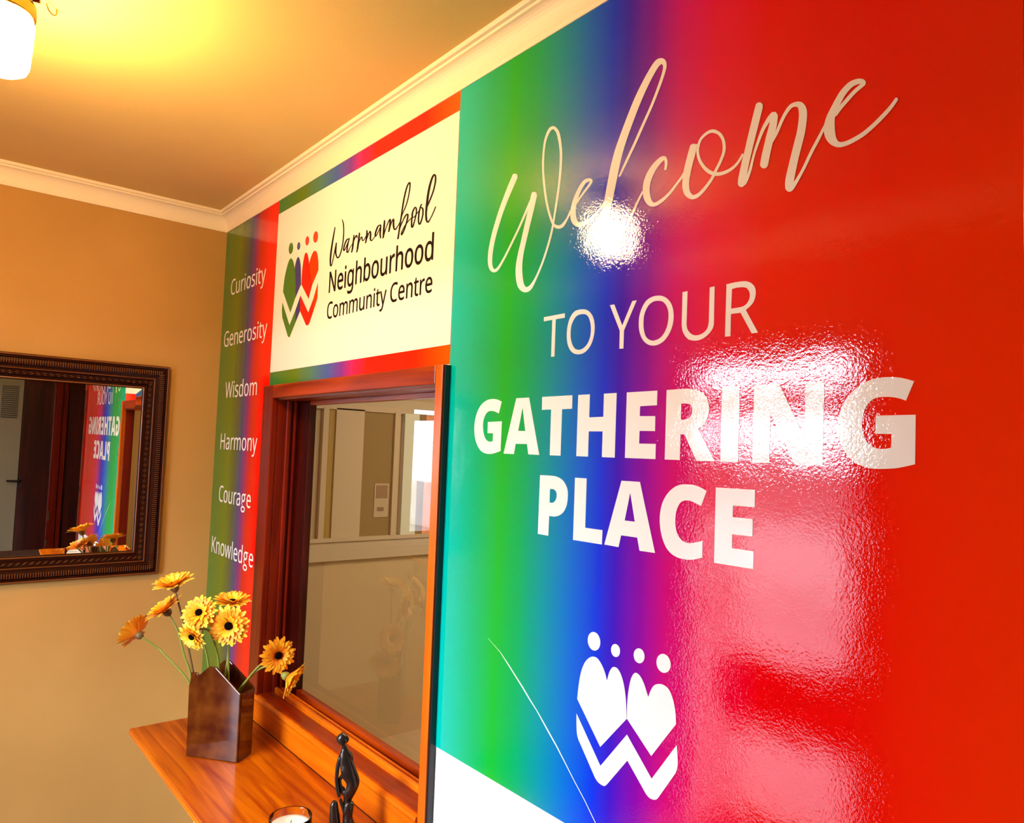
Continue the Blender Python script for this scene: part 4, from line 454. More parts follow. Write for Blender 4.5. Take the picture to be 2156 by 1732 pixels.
 'Neighbourhood': ('P', ['20816,20770 84,0 307,544 3,0 -1,-15 -1,-17 -1,-18 -2,-61 -1,-22 0,-22 -1,-23 0,-366 67,0 0,655 -83,0 -306,-542 -3,0 2,44 2,64 1,23 0,21 1,20 0,370 -68,0', '20504,21271 -35,-3 -32,-9 -28,-16 -24,-20 -20,-26 -17,-31 -12,-35 -7,-39 -2,-43 0,-49 294,0 -5,-51 -12,-42 -20,-34 -27,-24 -33,-15 -40,-4 -26,1 -24,3 -22,4 -22,7 -21,8 -23,11 0,-71 22,-10 22,-8 21,-6 23,-5 25,-2 28,-1 39,3 36,9 33,16 29,22 25,29 19,34 15,41 8,46 3,51 -2,51 -8,47 -13,41 -18,35 -22,30 -27,24 -30,17 -33,10', '20505,21205 31,-4 27,-13 22,-20 17,-28 11,-35 7,-41 -219,0 1,27 4,25 6,22 9,19 11,17 14,13 17,10 19,6', '20147,21262 0,-492 71,0 0,492', '20182,21446 -10,-1 -10,-4 -9,-7 -6,-10 -5,-13 -1,-16 1,-16 5,-13 6,-10 9,-7 10,-4 10,-2 11,2 10,4 9,7 6,10 4,13 2,16 -2,16 -4,13 -6,10 -9,7 -10,4', '19859,21271 -28,-2 -25,-6 -24,-10 -21,-15 -20,-18 -17,-23 -4,0 -10,65 -56,0 0,-500 3,-44 7,-39 11,-34 16,-29 22,-24 26,-18 30,-14 37,-8 41,-2 30,1 28,2 27,5 25,6 23,7 22,10 0,74 -22,-11 -24,-9 -26,-8 -28,-6 -29,-3 -30,-1 -35,4 -29,12 -23,21 -18,28 -10,34 -4,39 0,20 -1,31 -1,29 3,0 16,-23 19,-18 21,-15 23,-10 26,-6 28,-2 52,7 43,23 35,37 26,50 16,63 5,74 -5,73 -16,62 -26,52 -35,38 -43,23', '19849,21203 23,-2 20,-8 18,-12 16,-17 13,-21 10,-26 7,-30 5,-35 1,-38 -3,-56 -10,-46 -16,-37 -23,-27 -28,-16 -34,-5 -21,1 -19,3 -17,6 -14,7 -13,10 -11,13 -9,15 -8,17 -6,21 -4,22 -2,26 -1,28 0,19 2,42 4,36 8,30 10,25 14,20 17,16 20,10 24,7', '19447,21263 1,-12 0,-12 1,-12 2,-33 -4,0 -10,16 -12,14 -13,12 -14,10 -16,9 -16,6 -18,5 -17,3 -18,1 -33,-2 -29,-6 -25,-11 -22,-15 -17,-19 -14,-24 -10,-29 -5,-34 -2,-40 0,-320 69,0 0,315 3,36 8,30 13,23 18,16 24,10 31,3 29,-2 25,-7 21,-12 16,-16 13,-20 10,-24 6,-29 4,-32 1,-37 0,-254 71,0 0,697 -71,0', '18952,21297 0,-20 0,-19 1,-19 1,-17 1,-14 1,-11 -4,0 -14,19 -17,18 -20,15 -23,12 -28,7 -31,2 -50,-7 -43,-21 -36,-36 -27,-49 -16,-64 -5,-77 2,-53 7,-47 13,-41 16,-35 21,-29 25,-22 28,-16 31,-9 34,-3 31,2 28,7 23,12 20,15 17,17 14,18 6,0 14,-62 50,0 0,697 -70,0', '18831,21203 28,-2 24,-7 20,-11 16,-15 13,-20 9,-25 6,-30 4,-35 1,-39 0,-4 -3,-56 -9,-46 -14,-37 -22,-27 -33,-16 -42,-5 -35,5 -29,16 -22,27 -16,38 -9,46 -3,57 3,56 9,47 16,36 22,26 30,16', '18156,21017 1,-40 5,-36 8,-33 10,-30 14,-27 16,-23 18,-20 22,-17 23,-13 26,-10 28,-5 29,-2 28,2 26,5 25,10 23,13 21,17 18,20 17,23 13,27 12,30 8,33 5,36 1,40 -2,51 -8,46 -14,41 -18,34 -23,29 -28,23 -31,17 -36,10 -39,3 -38,-3 -34,-10 -31,-17 -28,-23 -23,-29 -19,-34 -14,-41 -8,-46', '18480,21017 -1,-37 -4,-34 -8,-30 -10,-26 -14,-22 -17,-17 -20,-13 -24,-8 -27,-2 -28,2 -23,8 -21,13 -17,17 -14,22 -10,26 -7,30 -5,34 -1,37 1,37 5,33 7,30 11,25 14,21 17,18 20,12 24,7 27,3 40,-6 32,-16 24,-28 16,-37 10,-45', '17685,21262 0,-492 58,0 10,65 3,0 10,-16 12,-14 14,-12 15,-10 15,-8 17,-6 17,-5 18,-2 19,-1 32,2 29,6 25,11 21,14 18,20 13,24 10,29 6,34 2,39 0,322 -71,0 0,-317 -3,-36 -8,-29 -13,-23 -18,-16 -24,-10 -30,-3 -30,2 -25,7 -20,11 -17,16 -13,21 -10,24 -6,28 -4,33 -1,36 0,256', '17348,21271 -26,-1 -9,-2 -8,-1 -7,-2 9,-74 22,5 9,1 7,0 8,0 16,-1 16,-4 15,-6 15,-9 13,-12 12,-13 11,-15 10,-18 7,-19 6,-21 3,-22 1,-25 0,-262 71,0 0,492 -58,0 -8,-90 -3,0 -10,18 -11,16 -12,16 -14,14 -14,12 -16,10 -17,7 -19,4', '17147,21263 0,-12 1,-12 0,-12 3,-33 -5,0 -10,16 -11,14 -13,12 -15,10 -15,9 -17,6 -17,5 -18,3 -18,1 -33,-2 -29,-6 -25,-11 -21,-15 -18,-19 -13,-24 -10,-29 -6,-34 -2,-40 0,-320 70,0 0,315 2,36 8,30 13,23 19,16 24,10 30,3 30,-2 25,-7 20,-12 17,-16 13,-20 9,-24 7,-29 4,-32 1,-37 0,-254 71,0 0,697 -71,0', '16348,21017 2,-40 5,-36 7,-33 11,-30 13,-27 16,-23 19,-20 21,-17 24,-13 26,-10 27,-5 30,-2 27,2 27,5 24,10 23,13 21,17 19,20 16,23 14,27 11,30 8,33 5,36 2,40 -3,51 -8,46 -13,41 -18,34 -23,29 -28,23 -32,17 -35,10 -40,3 -37,-3 -34,-10 -32,-17 -27,-23 -23,-29 -19,-34 -14,-41 -9,-46', '16673,21017 -1,-37 -5,-34 -7,-30 -11,-26 -13,-22 -17,-17 -21,-13 -24,-8 -27,-2 -27,2 -24,8 -20,13 -17,17 -14,22 -10,26 -8,30 -4,34 -2,37 2,37 4,33 8,30 11,25 13,21 17,18 21,12 23,7 28,3 40,-6 32,-16 23,-28 17,-37 10,-45', '15863,21017 2,-40 5,-36 7,-33 11,-30 13,-27 16,-23 19,-20 21,-17 24,-13 26,-10 27,-5 30,-2 27,2 27,5 24,10 23,13 21,17 19,20 16,23 14,27 11,30 8,33 5,36 2,40 -3,51 -8,46 -13,41 -18,34 -23,29 -28,23 -32,17 -35,10 -40,3 -37,-3 -34,-10 -32,-17 -27,-23 -23,-29 -19,-34 -15,-41 -8,-46', '16188,21017 -1,-37 -5,-34 -7,-30 -11,-26 -13,-22 -18,-17 -20,-13 -24,-8 -27,-2 -27,2 -24,8 -20,13 -17,17 -14,22 -11,26 -7,30 -4,34 -2,37 2,37 4,33 8,30 11,25 13,21 17,18 20,12 24,7 28,3 40,-6 32,-16 23,-28 17,-37 10,-45', '15599,20761 50,7 43,21 36,36 26,49 17,64 5,77 -6,77 -16,64 -27,50 -36,36 -42,22 -50,7 -22,-1 -19,-3 -18,-6 -16,-7 -14,-9 -13,-10 -12,-11 -10,-13 -9,-13 -5,0 3,36 1,14 0,13 1,10 0,196 -71,0 0,-697 57,0 10,66 4,0 9,-14 10,-12 12,-12 13,-11 14,-9 17,-7 17,-6 20,-3', '15588,20828 -41,5 -32,14 -23,23 -15,34 -9,43 -3,52 0,15 3,56 9,47 14,38 23,27 32,16 43,6 35,-6 28,-17 22,-29 16,-38 10,-47 3,-54 -3,-54 -10,-46 -16,-37 -22,-27 -29,-16']),
 'Community Centre': ('P', ['21088,20410 25,-2 24,-5 21,-7 20,-11 17,-14 16,-17 13,-19 11,-23 9,-24 7,-27 3,-30 2,-31 -2,-41 -7,-37 -10,-33 -14,-30 -19,-24 -22,-19 -27,-14 -31,-9 -35,-3 -21,1 -20,2 -19,3 -19,4 -18,5 -19,6 0,-57 19,-7 18,-5 19,-4 21,-3 22,-2 26,0 46,3 41,11 36,18 30,25 25,31 19,38 14,42 8,48 3,52 -2,38 -5,36 -8,34 -12,31 -15,28 -18,25 -21,22 -24,18 -28,15 -30,11 -33,6 -36,2 -25,-1 -24,-2 -23,-5 -22,-6 -21,-7 -19,-9 25,-56 15,7 17,7 17,6 19,5 20,3', '20560,20136 2,-31 3,-29 7,-26 9,-24 11,-21 14,-19 16,-16 17,-13 20,-11 22,-7 24,-5 25,-1 23,1 22,5 21,7 19,11 18,13 16,16 14,19 11,21 10,24 7,26 4,29 1,31 -2,41 -7,36 -11,33 -16,27 -19,23 -23,18 -27,13 -30,8 -34,3 -31,-3 -29,-8 -27,-13 -23,-18 -19,-23 -16,-27 -12,-33 -7,-36', '20834,20136 -1,-29 -3,-27 -7,-24 -9,-21 -11,-17 -15,-14 -17,-10 -20,-6 -23,-2 -23,2 -20,6 -17,10 -15,14 -11,17 -9,21 -6,24 -4,27 -1,29 1,29 4,27 6,23 9,20 12,17 14,14 17,10 21,6 23,2 33,-5 27,-13 20,-22 14,-29 9,-36', '20068,20338 -38,-4 -30,-11 -24,-19 -17,-27 -10,-37 -4,-46 0,-254 59,0 0,251 2,28 6,23 10,18 14,13 19,8 23,3 32,-4 25,-11 19,-18 12,-25 8,-32 2,-38 0,-216 59,0 0,251 1,20 3,17 4,15 7,12 8,11 10,8 12,5 14,4 16,1 22,-2 20,-6 15,-9 13,-12 10,-16 7,-19 5,-23 4,-26 1,-29 0,-202 59,0 0,390 -48,0 -9,-53 -3,0 -8,13 -10,11 -10,10 -12,8 -12,7 -13,5 -14,4 -14,2 -14,1 -27,-2 -23,-5 -20,-9 -17,-13 -14,-17 -10,-20 -4,0 -13,20 -17,17 -19,13 -22,9 -22,5', '19435,20338 -38,-4 -31,-11 -23,-19 -17,-27 -10,-37 -4,-46 0,-254 59,0 0,251 2,28 6,23 10,18 14,13 19,8 23,3 32,-4 25,-11 18,-18 13,-25 8,-32 2,-38 0,-216 59,0 0,251 1,20 3,17 4,15 7,12 8,11 10,8 11,5 14,4 17,1 22,-2 19,-6 16,-9 13,-12 10,-16 7,-19 5,-23 3,-26 1,-29 0,-202 60,0 0,390 -48,0 -9,-53 -3,0 -9,13 -9,11 -10,10 -12,8 -12,7 -13,5 -14,4 -14,2 -14,1 -27,-2 -23,-5 -20,-9 -17,-13 -14,-17 -10,-20 -4,0 -13,20 -17,17 -19,13 -22,9 -22,5', '18896,20330 0,-390 49,0 9,52 3,0 8,-13 10,-11 12,-10 12,-8 13,-6 14,-5 15,-4 15,-2 16,0 27,1 24,5 22,9 18,11 14,16 12,19 8,23 5,27 2,31 0,255 -60,0 0,-251 -3,-28 -6,-24 -11,-18 -16,-13 -20,-8 -25,-2 -25,2 -21,5 -18,9 -14,13 -11,16 -8,19 -6,23 -3,26 -1,28 0,203', '18607,20338 -40,-4 -33,-11 -26,-19 -18,-27 -11,-37 -4,-46 0,-254 59,0 0,250 2,29 7,23 11,18 15,13 21,8 25,3 36,-4 28,-12 20,-21 13,-27 7,-35 3,-43 0,-202 59,0 0,390 -48,0 -9,-53 -3,0 -9,13 -10,11 -11,10 -12,8 -14,7 -14,5 -14,4 -15,2', '18303,20330 0,-390 60,0 0,390', '18332,20477 -8,-1 -8,-4 -8,-5 -5,-8 -4,-10 -1,-13 1,-12 4,-11 5,-8 8,-5 8,-4 8,-1 10,1 8,4 7,5 6,8 3,11 2,12 -2,13 -3,10 -6,8 -7,5 -8,4', '18067,19985 -9,0 -9,1 -10,2 -9,1 -7,2 -7,2 0,-49 7,-3 9,-3 11,-2 12,-2 11,-1 11,0 19,1 17,3 17,6 15,9 13,12 11,16 8,20 5,24 1,30 0,227 52,0 0,30 -52,26 -24,83 -35,0 0,-90 -105,0 0,-49 105,0 0,-226 -2,-22 -5,-17 -9,-14 -12,-9 -13,-6', '18001,20330 -64,0 -79,-222 -12,-38 -4,-12 -3,-11 -4,-12 -3,-11 -2,-11 -2,-11 -3,0 -3,13 -4,16 -6,19 -6,19 -6,20 -6,20 -74,221 -64,0 156,-444 9,-23 10,-21 11,-20 13,-16 14,-15 15,-11 18,-8 20,-5 22,-2 11,0 9,1 9,1 21,4 0,51 -18,-3 -7,-1 -8,0 -7,0 -13,1 -13,2 -10,5 -10,6 -9,8 -7,10 -7,11 -6,12 -6,14 -19,52', '17207,20410 25,-2 23,-5 22,-7 19,-11 18,-14 16,-17 13,-19 11,-23 9,-24 6,-27 4,-30 1,-31 -2,-41 -6,-37 -10,-33 -15,-30 -18,-24 -23,-19 -27,-14 -30,-9 -35,-3 -21,1 -20,2 -20,3 -18,4 -19,5 -18,6 0,-57 18,-7 19,-5 19,-4 20,-3 23,-2 25,0 47,3 41,11 36,18 30,25 25,31 19,38 14,42 8,48 3,52 -2,38 -5,36 -9,34 -11,31 -15,28 -18,25 -22,22 -24,18 -27,15 -30,11 -34,6 -36,2 -24,-1 -24,-2 -23,-5 -23,-6 -20,-7 -19,-9 24,-56 16,7 16,7 18,6 19,5 20,3', '16854,20338 -30,-3 -26,-7 -24,-12 -21,-17 -17,-20 -14,-25 -10,-28 -5,-31 -2,-34 0,-38 248,0 -4,-41 -11,-33 -16,-27 -23,-19 -28,-12 -34,-4 -22,1 -20,2 -19,4 -18,6 -18,6 -19,8 0,-56 18,-8 18,-6 19,-5 19,-4 21,-2 24,0 33,2 30,8 28,12 24,18 21,22 17,28 12,32 7,36 3,41 -3,41 -6,37 -11,32 -15,28 -19,24 -23,19 -25,14 -28,8', '16855,20285 26,-3 23,-10 18,-16 14,-22 10,-28 6,-32 -185,0 1,21 3,20 5,17 8,15 9,13 12,11 14,8 17,5', '16438,20338 -40,-4 -33,-11 -25,-19 -19,-27 -11,-37 -4,-46 0,-254 59,0 0,250 2,29 7,23 11,18 15,13 21,8 26,3 36,-4 27,-12 20,-21 13,-27 7,-35 3,-43 0,-202 59,0 0,390 -48,0 -8,-53 -4,0 -9,13 -10,11 -11,10 -12,8 -14,7 -14,5 -14,4 -15,2', '16073,19985 -9,0 -10,1 -9,2 -9,1 -8,2 -6,2 0,-49 7,-3 9,-3 11,-2 12,-2 11,-1 11,0 18,1 18,3 16,6 15,9 13,12 11,16 9,20 5,24 1,30 0,227 52,0 0,30 -52,26 -24,83 -35,0 0,-90 -105,0 0,-49 105,0 0,-226 -2,-22 -5,-17 -9,-14 -12,-9 -14,-6', '15780,20338 -22,-1 -7,-1 -7,-1 -6,-2 7,-59 19,4 7,1 7,0 6,0 14,-1 13,-3 13,-5 12,-7 12,-9 10,-11 9,-12 8,-14 6,-15 5,-16 3,-18 1,-20 0,-208 59,0 0,390 -48,0 -7,-71 -3,0 -8,14 -9,13 -11,13 -11,11 -12,9 -14,8 -14,6 -16,3', '15530,20338 -30,-3 -27,-7 -24,-12 -20,-17 -17,-20 -14,-25 -10,-28 -6,-31 -2,-34 0,-38 249,0 -5,-41 -10,-33 -17,-27 -23,-19 -28,-12 -33,-4 -22,1 -21,2 -19,4 -18,6 -18,6 -19,8 0,-56 19,-8 18,-6 18,-5 19,-4 22,-2 23,0 33,2 31,8 28,12 24,18 21,22 16,28 12,32 8,36 2,41 -2,41 -7,37 -11,32 -15,28 -19,24 -22,19 -26,14 -28,8', '15530,20285 27,-3 22,-10 19,-16 14,-22 10,-28 5,-32 -185,0 1,21 4,20 5,17 7,15 10,13 12,11 14,8 16,5']),
 'Curiosity': ('P', ['30114,22568 34,-2 32,-6 29,-9 27,-14 24,-17 21,-20 19,-24 15,-28 12,-30 8,-33 6,-36 1,-39 -3,-50 -8,-46 -14,-41 -20,-36 -25,-30 -31,-24 -36,-17 -42,-11 -48,-3 -28,1 -28,2 -26,4 -26,5 -25,6 -25,7 0,-70 25,-8 26,-7 26,-5 27,-3 32,-2 34,-1 64,5 56,13 48,22 41,31 34,38 26,46 19,53 11,58 4,64 -2,47 -7,44 -12,42 -16,38 -20,34 -25,32 -29,27 -33,22 -37,18 -41,13 -46,8 -49,3 -33,-1 -33,-3 -31,-6 -31,-7 -28,-10 -26,-11 34,-68 21,9 22,8 25,7 25,6 28,4', '29411,22470 0,-480 66,0 12,64 4,0 11,-16 14,-14 16,-12 17,-9 18,-8 19,-6 20,-5 21,-2 21,-1 37,2 33,6 29,10 25,15 20,19 16,23 11,29 7,33 2,38 0,314 -82,0 0,-309 -3,-35 -9,-29 -15,-22 -21,-16 -28,-9 -34,-4 -34,3 -29,6 -24,12 -19,15 -16,20 -11,24 -7,28 -4,31 -2,35 0,250', '29023,22479 -30,-1 -10,-1 -10,-1 -8,-2 10,-73 26,5 10,1 9,1 9,0 18,-2 19,-3 17,-7 17,-9 15,-11 14,-13 13,-15 10,-17 9,-18 7,-21 3,-22 2,-24 0,-256 81,0 0,480 -67,0 -9,-87 -3,0 -12,17 -12,16 -14,15 -16,14 -17,12 -18,9 -20,8 -21,4', '28791,22470 0,-480 82,0 0,480', '28831,22651 -12,-2 -11,-4 -10,-6 -8,-10 -4,-13 -2,-16 2,-15 4,-12 8,-10 10,-7 11,-4 12,-2 13,2 11,4 10,7 8,10 5,12 1,15 -1,16 -5,13 -8,10 -10,6 -11,4', '28204,22231 2,-38 5,-36 9,-32 13,-29 15,-26 19,-24 21,-19 24,-17 28,-12 29,-10 32,-5 34,-2 32,2 30,5 29,10 26,12 24,17 22,19 18,24 16,26 13,29 10,32 5,36 2,38 -3,51 -9,45 -16,39 -21,34 -26,28 -32,22 -37,16 -40,10 -46,3 -43,-3 -39,-10 -36,-16 -32,-22 -27,-28 -22,-34 -16,-39 -9,-45', '28578,22231 -2,-36 -5,-33 -8,-29 -12,-26 -16,-21 -20,-17 -23,-13 -27,-7 -32,-3 -31,3 -27,7 -24,13 -20,17 -15,21 -12,26 -9,29 -5,33 -2,36 2,36 5,33 9,29 12,25 16,20 20,17 23,12 27,8 32,2 46,-5 37,-16 27,-27 19,-37 11,-44', '27754,22123 2,-30 8,-26 14,-22 18,-20 23,-15 27,-13 31,-9 36,-5 38,-2 33,1 30,3 26,4 24,6 22,8 20,9 0,71 -21,-9 -24,-9 -26,-8 -28,-7 -29,-4 -29,-1 -37,2 -30,6 -22,11 -15,14 -10,17 -3,20 1,12 4,11 5,10 9,9 12,10 16,9 20,10 25,11 30,12 31,12 27,12 24,12 21,12 18,15 14,16 10,18 6,21 2,25 -5,38 -17,31 -29,25 -38,19 -44,11 -52,3 -30,-1 -28,-2 -27,-5 -25,-7 -25,-7 -23,-10 28,-63 21,8 22,8 22,6 23,5 24,3 23,1 31,-2 25,-5 20,-9 15,-12 9,-14 3,-16 -2,-13 -4,-11 -6,-10 -10,-9 -13,-9 -17,-9 -21,-9 -25,-11 -30,-11 -29,-11 -27,-12 -24,-12 -20,-13 -17,-14 -14,-16 -9,-19 -6,-21', '27553,22470 0,-480 81,0 0,480', '27592,22651 -12,-2 -11,-4 -10,-6 -7,-10 -5,-13 -2,-16 2,-15 5,-12 7,-10 10,-7 11,-4 12,-2 13,2 11,4 10,7 8,10 5,12 1,15 -1,16 -5,13 -8,10 -10,6 -11,4', '27230,22046 -12,0 -13,1 -12,2 -13,2 -10,2 -9,2 0,-60 10,-4 12,-3 15,-3 16,-2 15,-2 15,0 25,1 24,5 23,7 20,11 18,15 15,19 11,25 7,30 2,36 0,279 70,0 0,38 -71,32 -32,102 -48,0 0,-111 -143,0 0,-61 143,0 0,-277 -3,-27 -7,-22 -12,-16 -16,-12 -18,-7', '27140,22470 -87,0 -107,-273 -17,-47 -5,-14 -5,-15 -4,-14 -4,-14 -4,-14 -3,-13 -3,0 -5,17 -5,19 -8,23 -8,24 -8,25 -9,24 -100,272 -88,0 213,-546 13,-29 13,-26 15,-24 17,-20 19,-18 22,-14 24,-10 27,-6 30,-2 14,0 13,1 12,1 29,5 0,63 -25,-4 -10,-1 -10,0 -10,-1 -18,2 -16,3 -15,6 -13,8 -12,9 -11,12 -9,14 -8,15 -8,17 -26,63']),
 'Generosity': ('P', ['30590,20228 -228,0 0,-314 35,-10 37,-9 36,-6 38,-4 41,-3 45,-1 65,4 57,14 51,22 43,30 35,38 28,46 21,52 12,59 4,64 -5,64 -13,58 -23,52 -31,45 -39,38 -47,31 -54,23 -62,13 -68,5 -36,-1 -35,-3 -34,-6 -32,-7 -31,-10 -29,-11 31,-70 25,10 26,9 28,7 30,6 30,4 31,1 50,-3 45,-11 40,-17 35,-24 29,-30 22,-35 17,-41 10,-46 3,-51 -3,-49 -8,-45 -14,-41 -21,-36 -26,-31 -33,-24 -41,-19 -47,-10 -56,-4 -27,0 -25,2 -22,2 -19,4 -19,3 -17,4 0,190 145,0', '30023,20379 -40,-3 -37,-9 -32,-14 -29,-21 -23,-25 -19,-30 -13,-35 -9,-38 -2,-42 0,-47 339,0 -5,-50 -15,-41 -23,-33 -31,-24 -38,-14 -46,-5 -30,1 -28,3 -26,5 -24,6 -25,9 -26,9 0,-69 25,-9 25,-8 25,-6 26,-5 29,-2 33,-1 45,3 41,9 38,16 33,21 29,28 22,34 17,39 10,45 3,51 -3,50 -9,45 -15,40 -21,35 -25,29 -31,23 -35,17 -38,10', '30024,20315 36,-4 31,-12 25,-20 20,-28 13,-33 7,-40 -252,0 1,26 5,24 7,21 10,19 13,16 16,13 19,10 23,6', '29454,20379 -54,-4 -45,-14 -35,-23 -25,-34 -15,-45 -5,-56 0,-313 80,0 0,307 3,36 9,29 15,22 22,16 28,10 34,3 50,-5 38,-15 26,-25 18,-34 10,-43 4,-52 0,-249 81,0 0,480 -66,0 -12,-65 -4,0 -12,16 -14,14 -15,12 -17,10 -18,8 -20,6 -20,5 -20,3', '28930,20379 -41,-3 -36,-9 -33,-14 -28,-21 -23,-25 -19,-30 -13,-35 -9,-38 -2,-42 0,-47 339,0 -6,-50 -14,-41 -23,-33 -31,-24 -38,-14 -46,-5 -30,1 -28,3 -26,5 -24,6 -26,9 -25,9 0,-69 25,-9 25,-8 25,-6 26,-5 29,-2 33,-1 45,3 41,9 38,16 33,21 28,28 23,34 17,39 10,45 3,51 -3,50 -9,45 -15,40 -21,35 -25,29 -31,23 -35,17 -38,10', '28931,20315 36,-4 31,-12 25,-20 19,-28 14,-33 7,-40 -252,0 1,26 4,24 8,21 10,19 13,16 16,13 19,10 23,6', '28369,20379 -30,-1 -11,-1 -9,-1 -9,-2 11,-73 26,5 9,1 9,1 9,0 19,-2 18,-3 18,-7 16,-9 16,-11 14,-13 13,-15 10,-17 9,-18 6,-21 4,-22 2,-24 0,-256 81,0 0,480 -67,0 -9,-87 -4,0 -11,17 -12,16 -15,15 -15,14 -17,12 -18,9 -20,8 -21,4', '27787,20131 2,-38 5,-36 9,-32 13,-29 15,-26 18,-24 22,-19 24,-17 27,-12 30,-10 32,-5 34,-2 32,2 30,5 29,10 26,12 24,17 22,19 19,24 16,26 13,29 9,32 6,36 2,38 -3,51 -10,45 -15,39 -21,34 -27,28 -32,22 -36,16 -41,10 -46,3 -43,-3 -39,-10 -36,-16 -32,-22 -27,-28 -22,-34 -16,-39 -10,-45', '28162,20131 -2,-36 -5,-33 -9,-29 -12,-26 -16,-21 -19,-17 -24,-13 -27,-7 -32,-3 -31,3 -27,7 -24,13 -20,17 -16,21 -12,26 -8,29 -5,33 -2,36 2,36 5,33 9,29 12,25 16,20 19,17 24,12 27,8 32,2 46,-5 37,-16 27,-27 19,-37 12,-44', '27336,20023 2,-30 8,-26 14,-22 18,-20 23,-15 27,-13 32,-9 35,-5 39,-2 33,1 29,3 27,4 24,6 22,8 20,9 0,71 -21,-9 -24,-9 -27,-8 -28,-7 -28,-4 -29,-1 -38,2 -30,6 -22,11 -15,14 -10,17 -3,20 1,12 4,11 5,10 9,9 12,10 16,9 20,10 25,11 30,12 31,12 27,12 25,12 21,12 17,15 14,16 11,18 6,21 2,25 -6,38 -17,31 -28,25 -38,19 -45,11 -52,3 -30,-1 -28,-2 -27,-5 -25,-7 -25,-7 -23,-10 28,-63 21,8 22,8 22,6 23,5 24,3 24,1 30,-2 26,-5 20,-9 14,-12 9,-14 3,-16 -1,-13 -4,-11 -7,-10 -10,-9 -13,-9 -17,-9 -21,-9 -25,-11 -29,-11 -30,-11 -27,-12 -24,-12 -20,-13 -17,-14 -14,-16 -9,-19 -6,-21', '27134,20370 0,-480 81,0 0,480', '27174,20551 -12,-2 -11,-4 -10,-6 -8,-10 -5,-13 -1,-16 1,-15 5,-12 8,-10 10,-7 11,-4 12,-2 13,2 11,4 10,7 8,10 4,12 2,15 -2,16 -4,13 -8,10 -10,6 -11,4', '26811,19946 -12,0 -13,1 -13,2 -12,2 -10,2 -9,2 0,-60 10,-4 12,-3 15,-3 16,-2 15,-2 15,0 25,1 24,5 23,7 20,11 18,15 15,19 11,25 7,30 2,36 0,279 71,0 0,38 -72,32 -32,102 -48,0 0,-111 -143,0 0,-61 143,0 0,-277 -2,-27 -8,-22 -12,-16 -16,-12 -18,-7', '26721,20370 -87,0 -107,-273 -18,-47 -5,-14 -4,-15 -5,-14 -4,-14 -3,-14 -3,-13 -4,0 -4,17 -6,19 -7,23 -8,24 -9,25 -8,24 -101,272 -88,0 214,-546 12,-29 14,-26 15,-24 17,-20 19,-18 21,-14 24,-10 27,-6 31,-2 14,0 13,1 12,1 28,5 0,63 -24,-4 -10,-1 -10,0 -10,-1 -18,2 -17,3 -15,6 -13,8 -12,9 -10,12 -10,14 -8,15 -7,17 -26,63']),
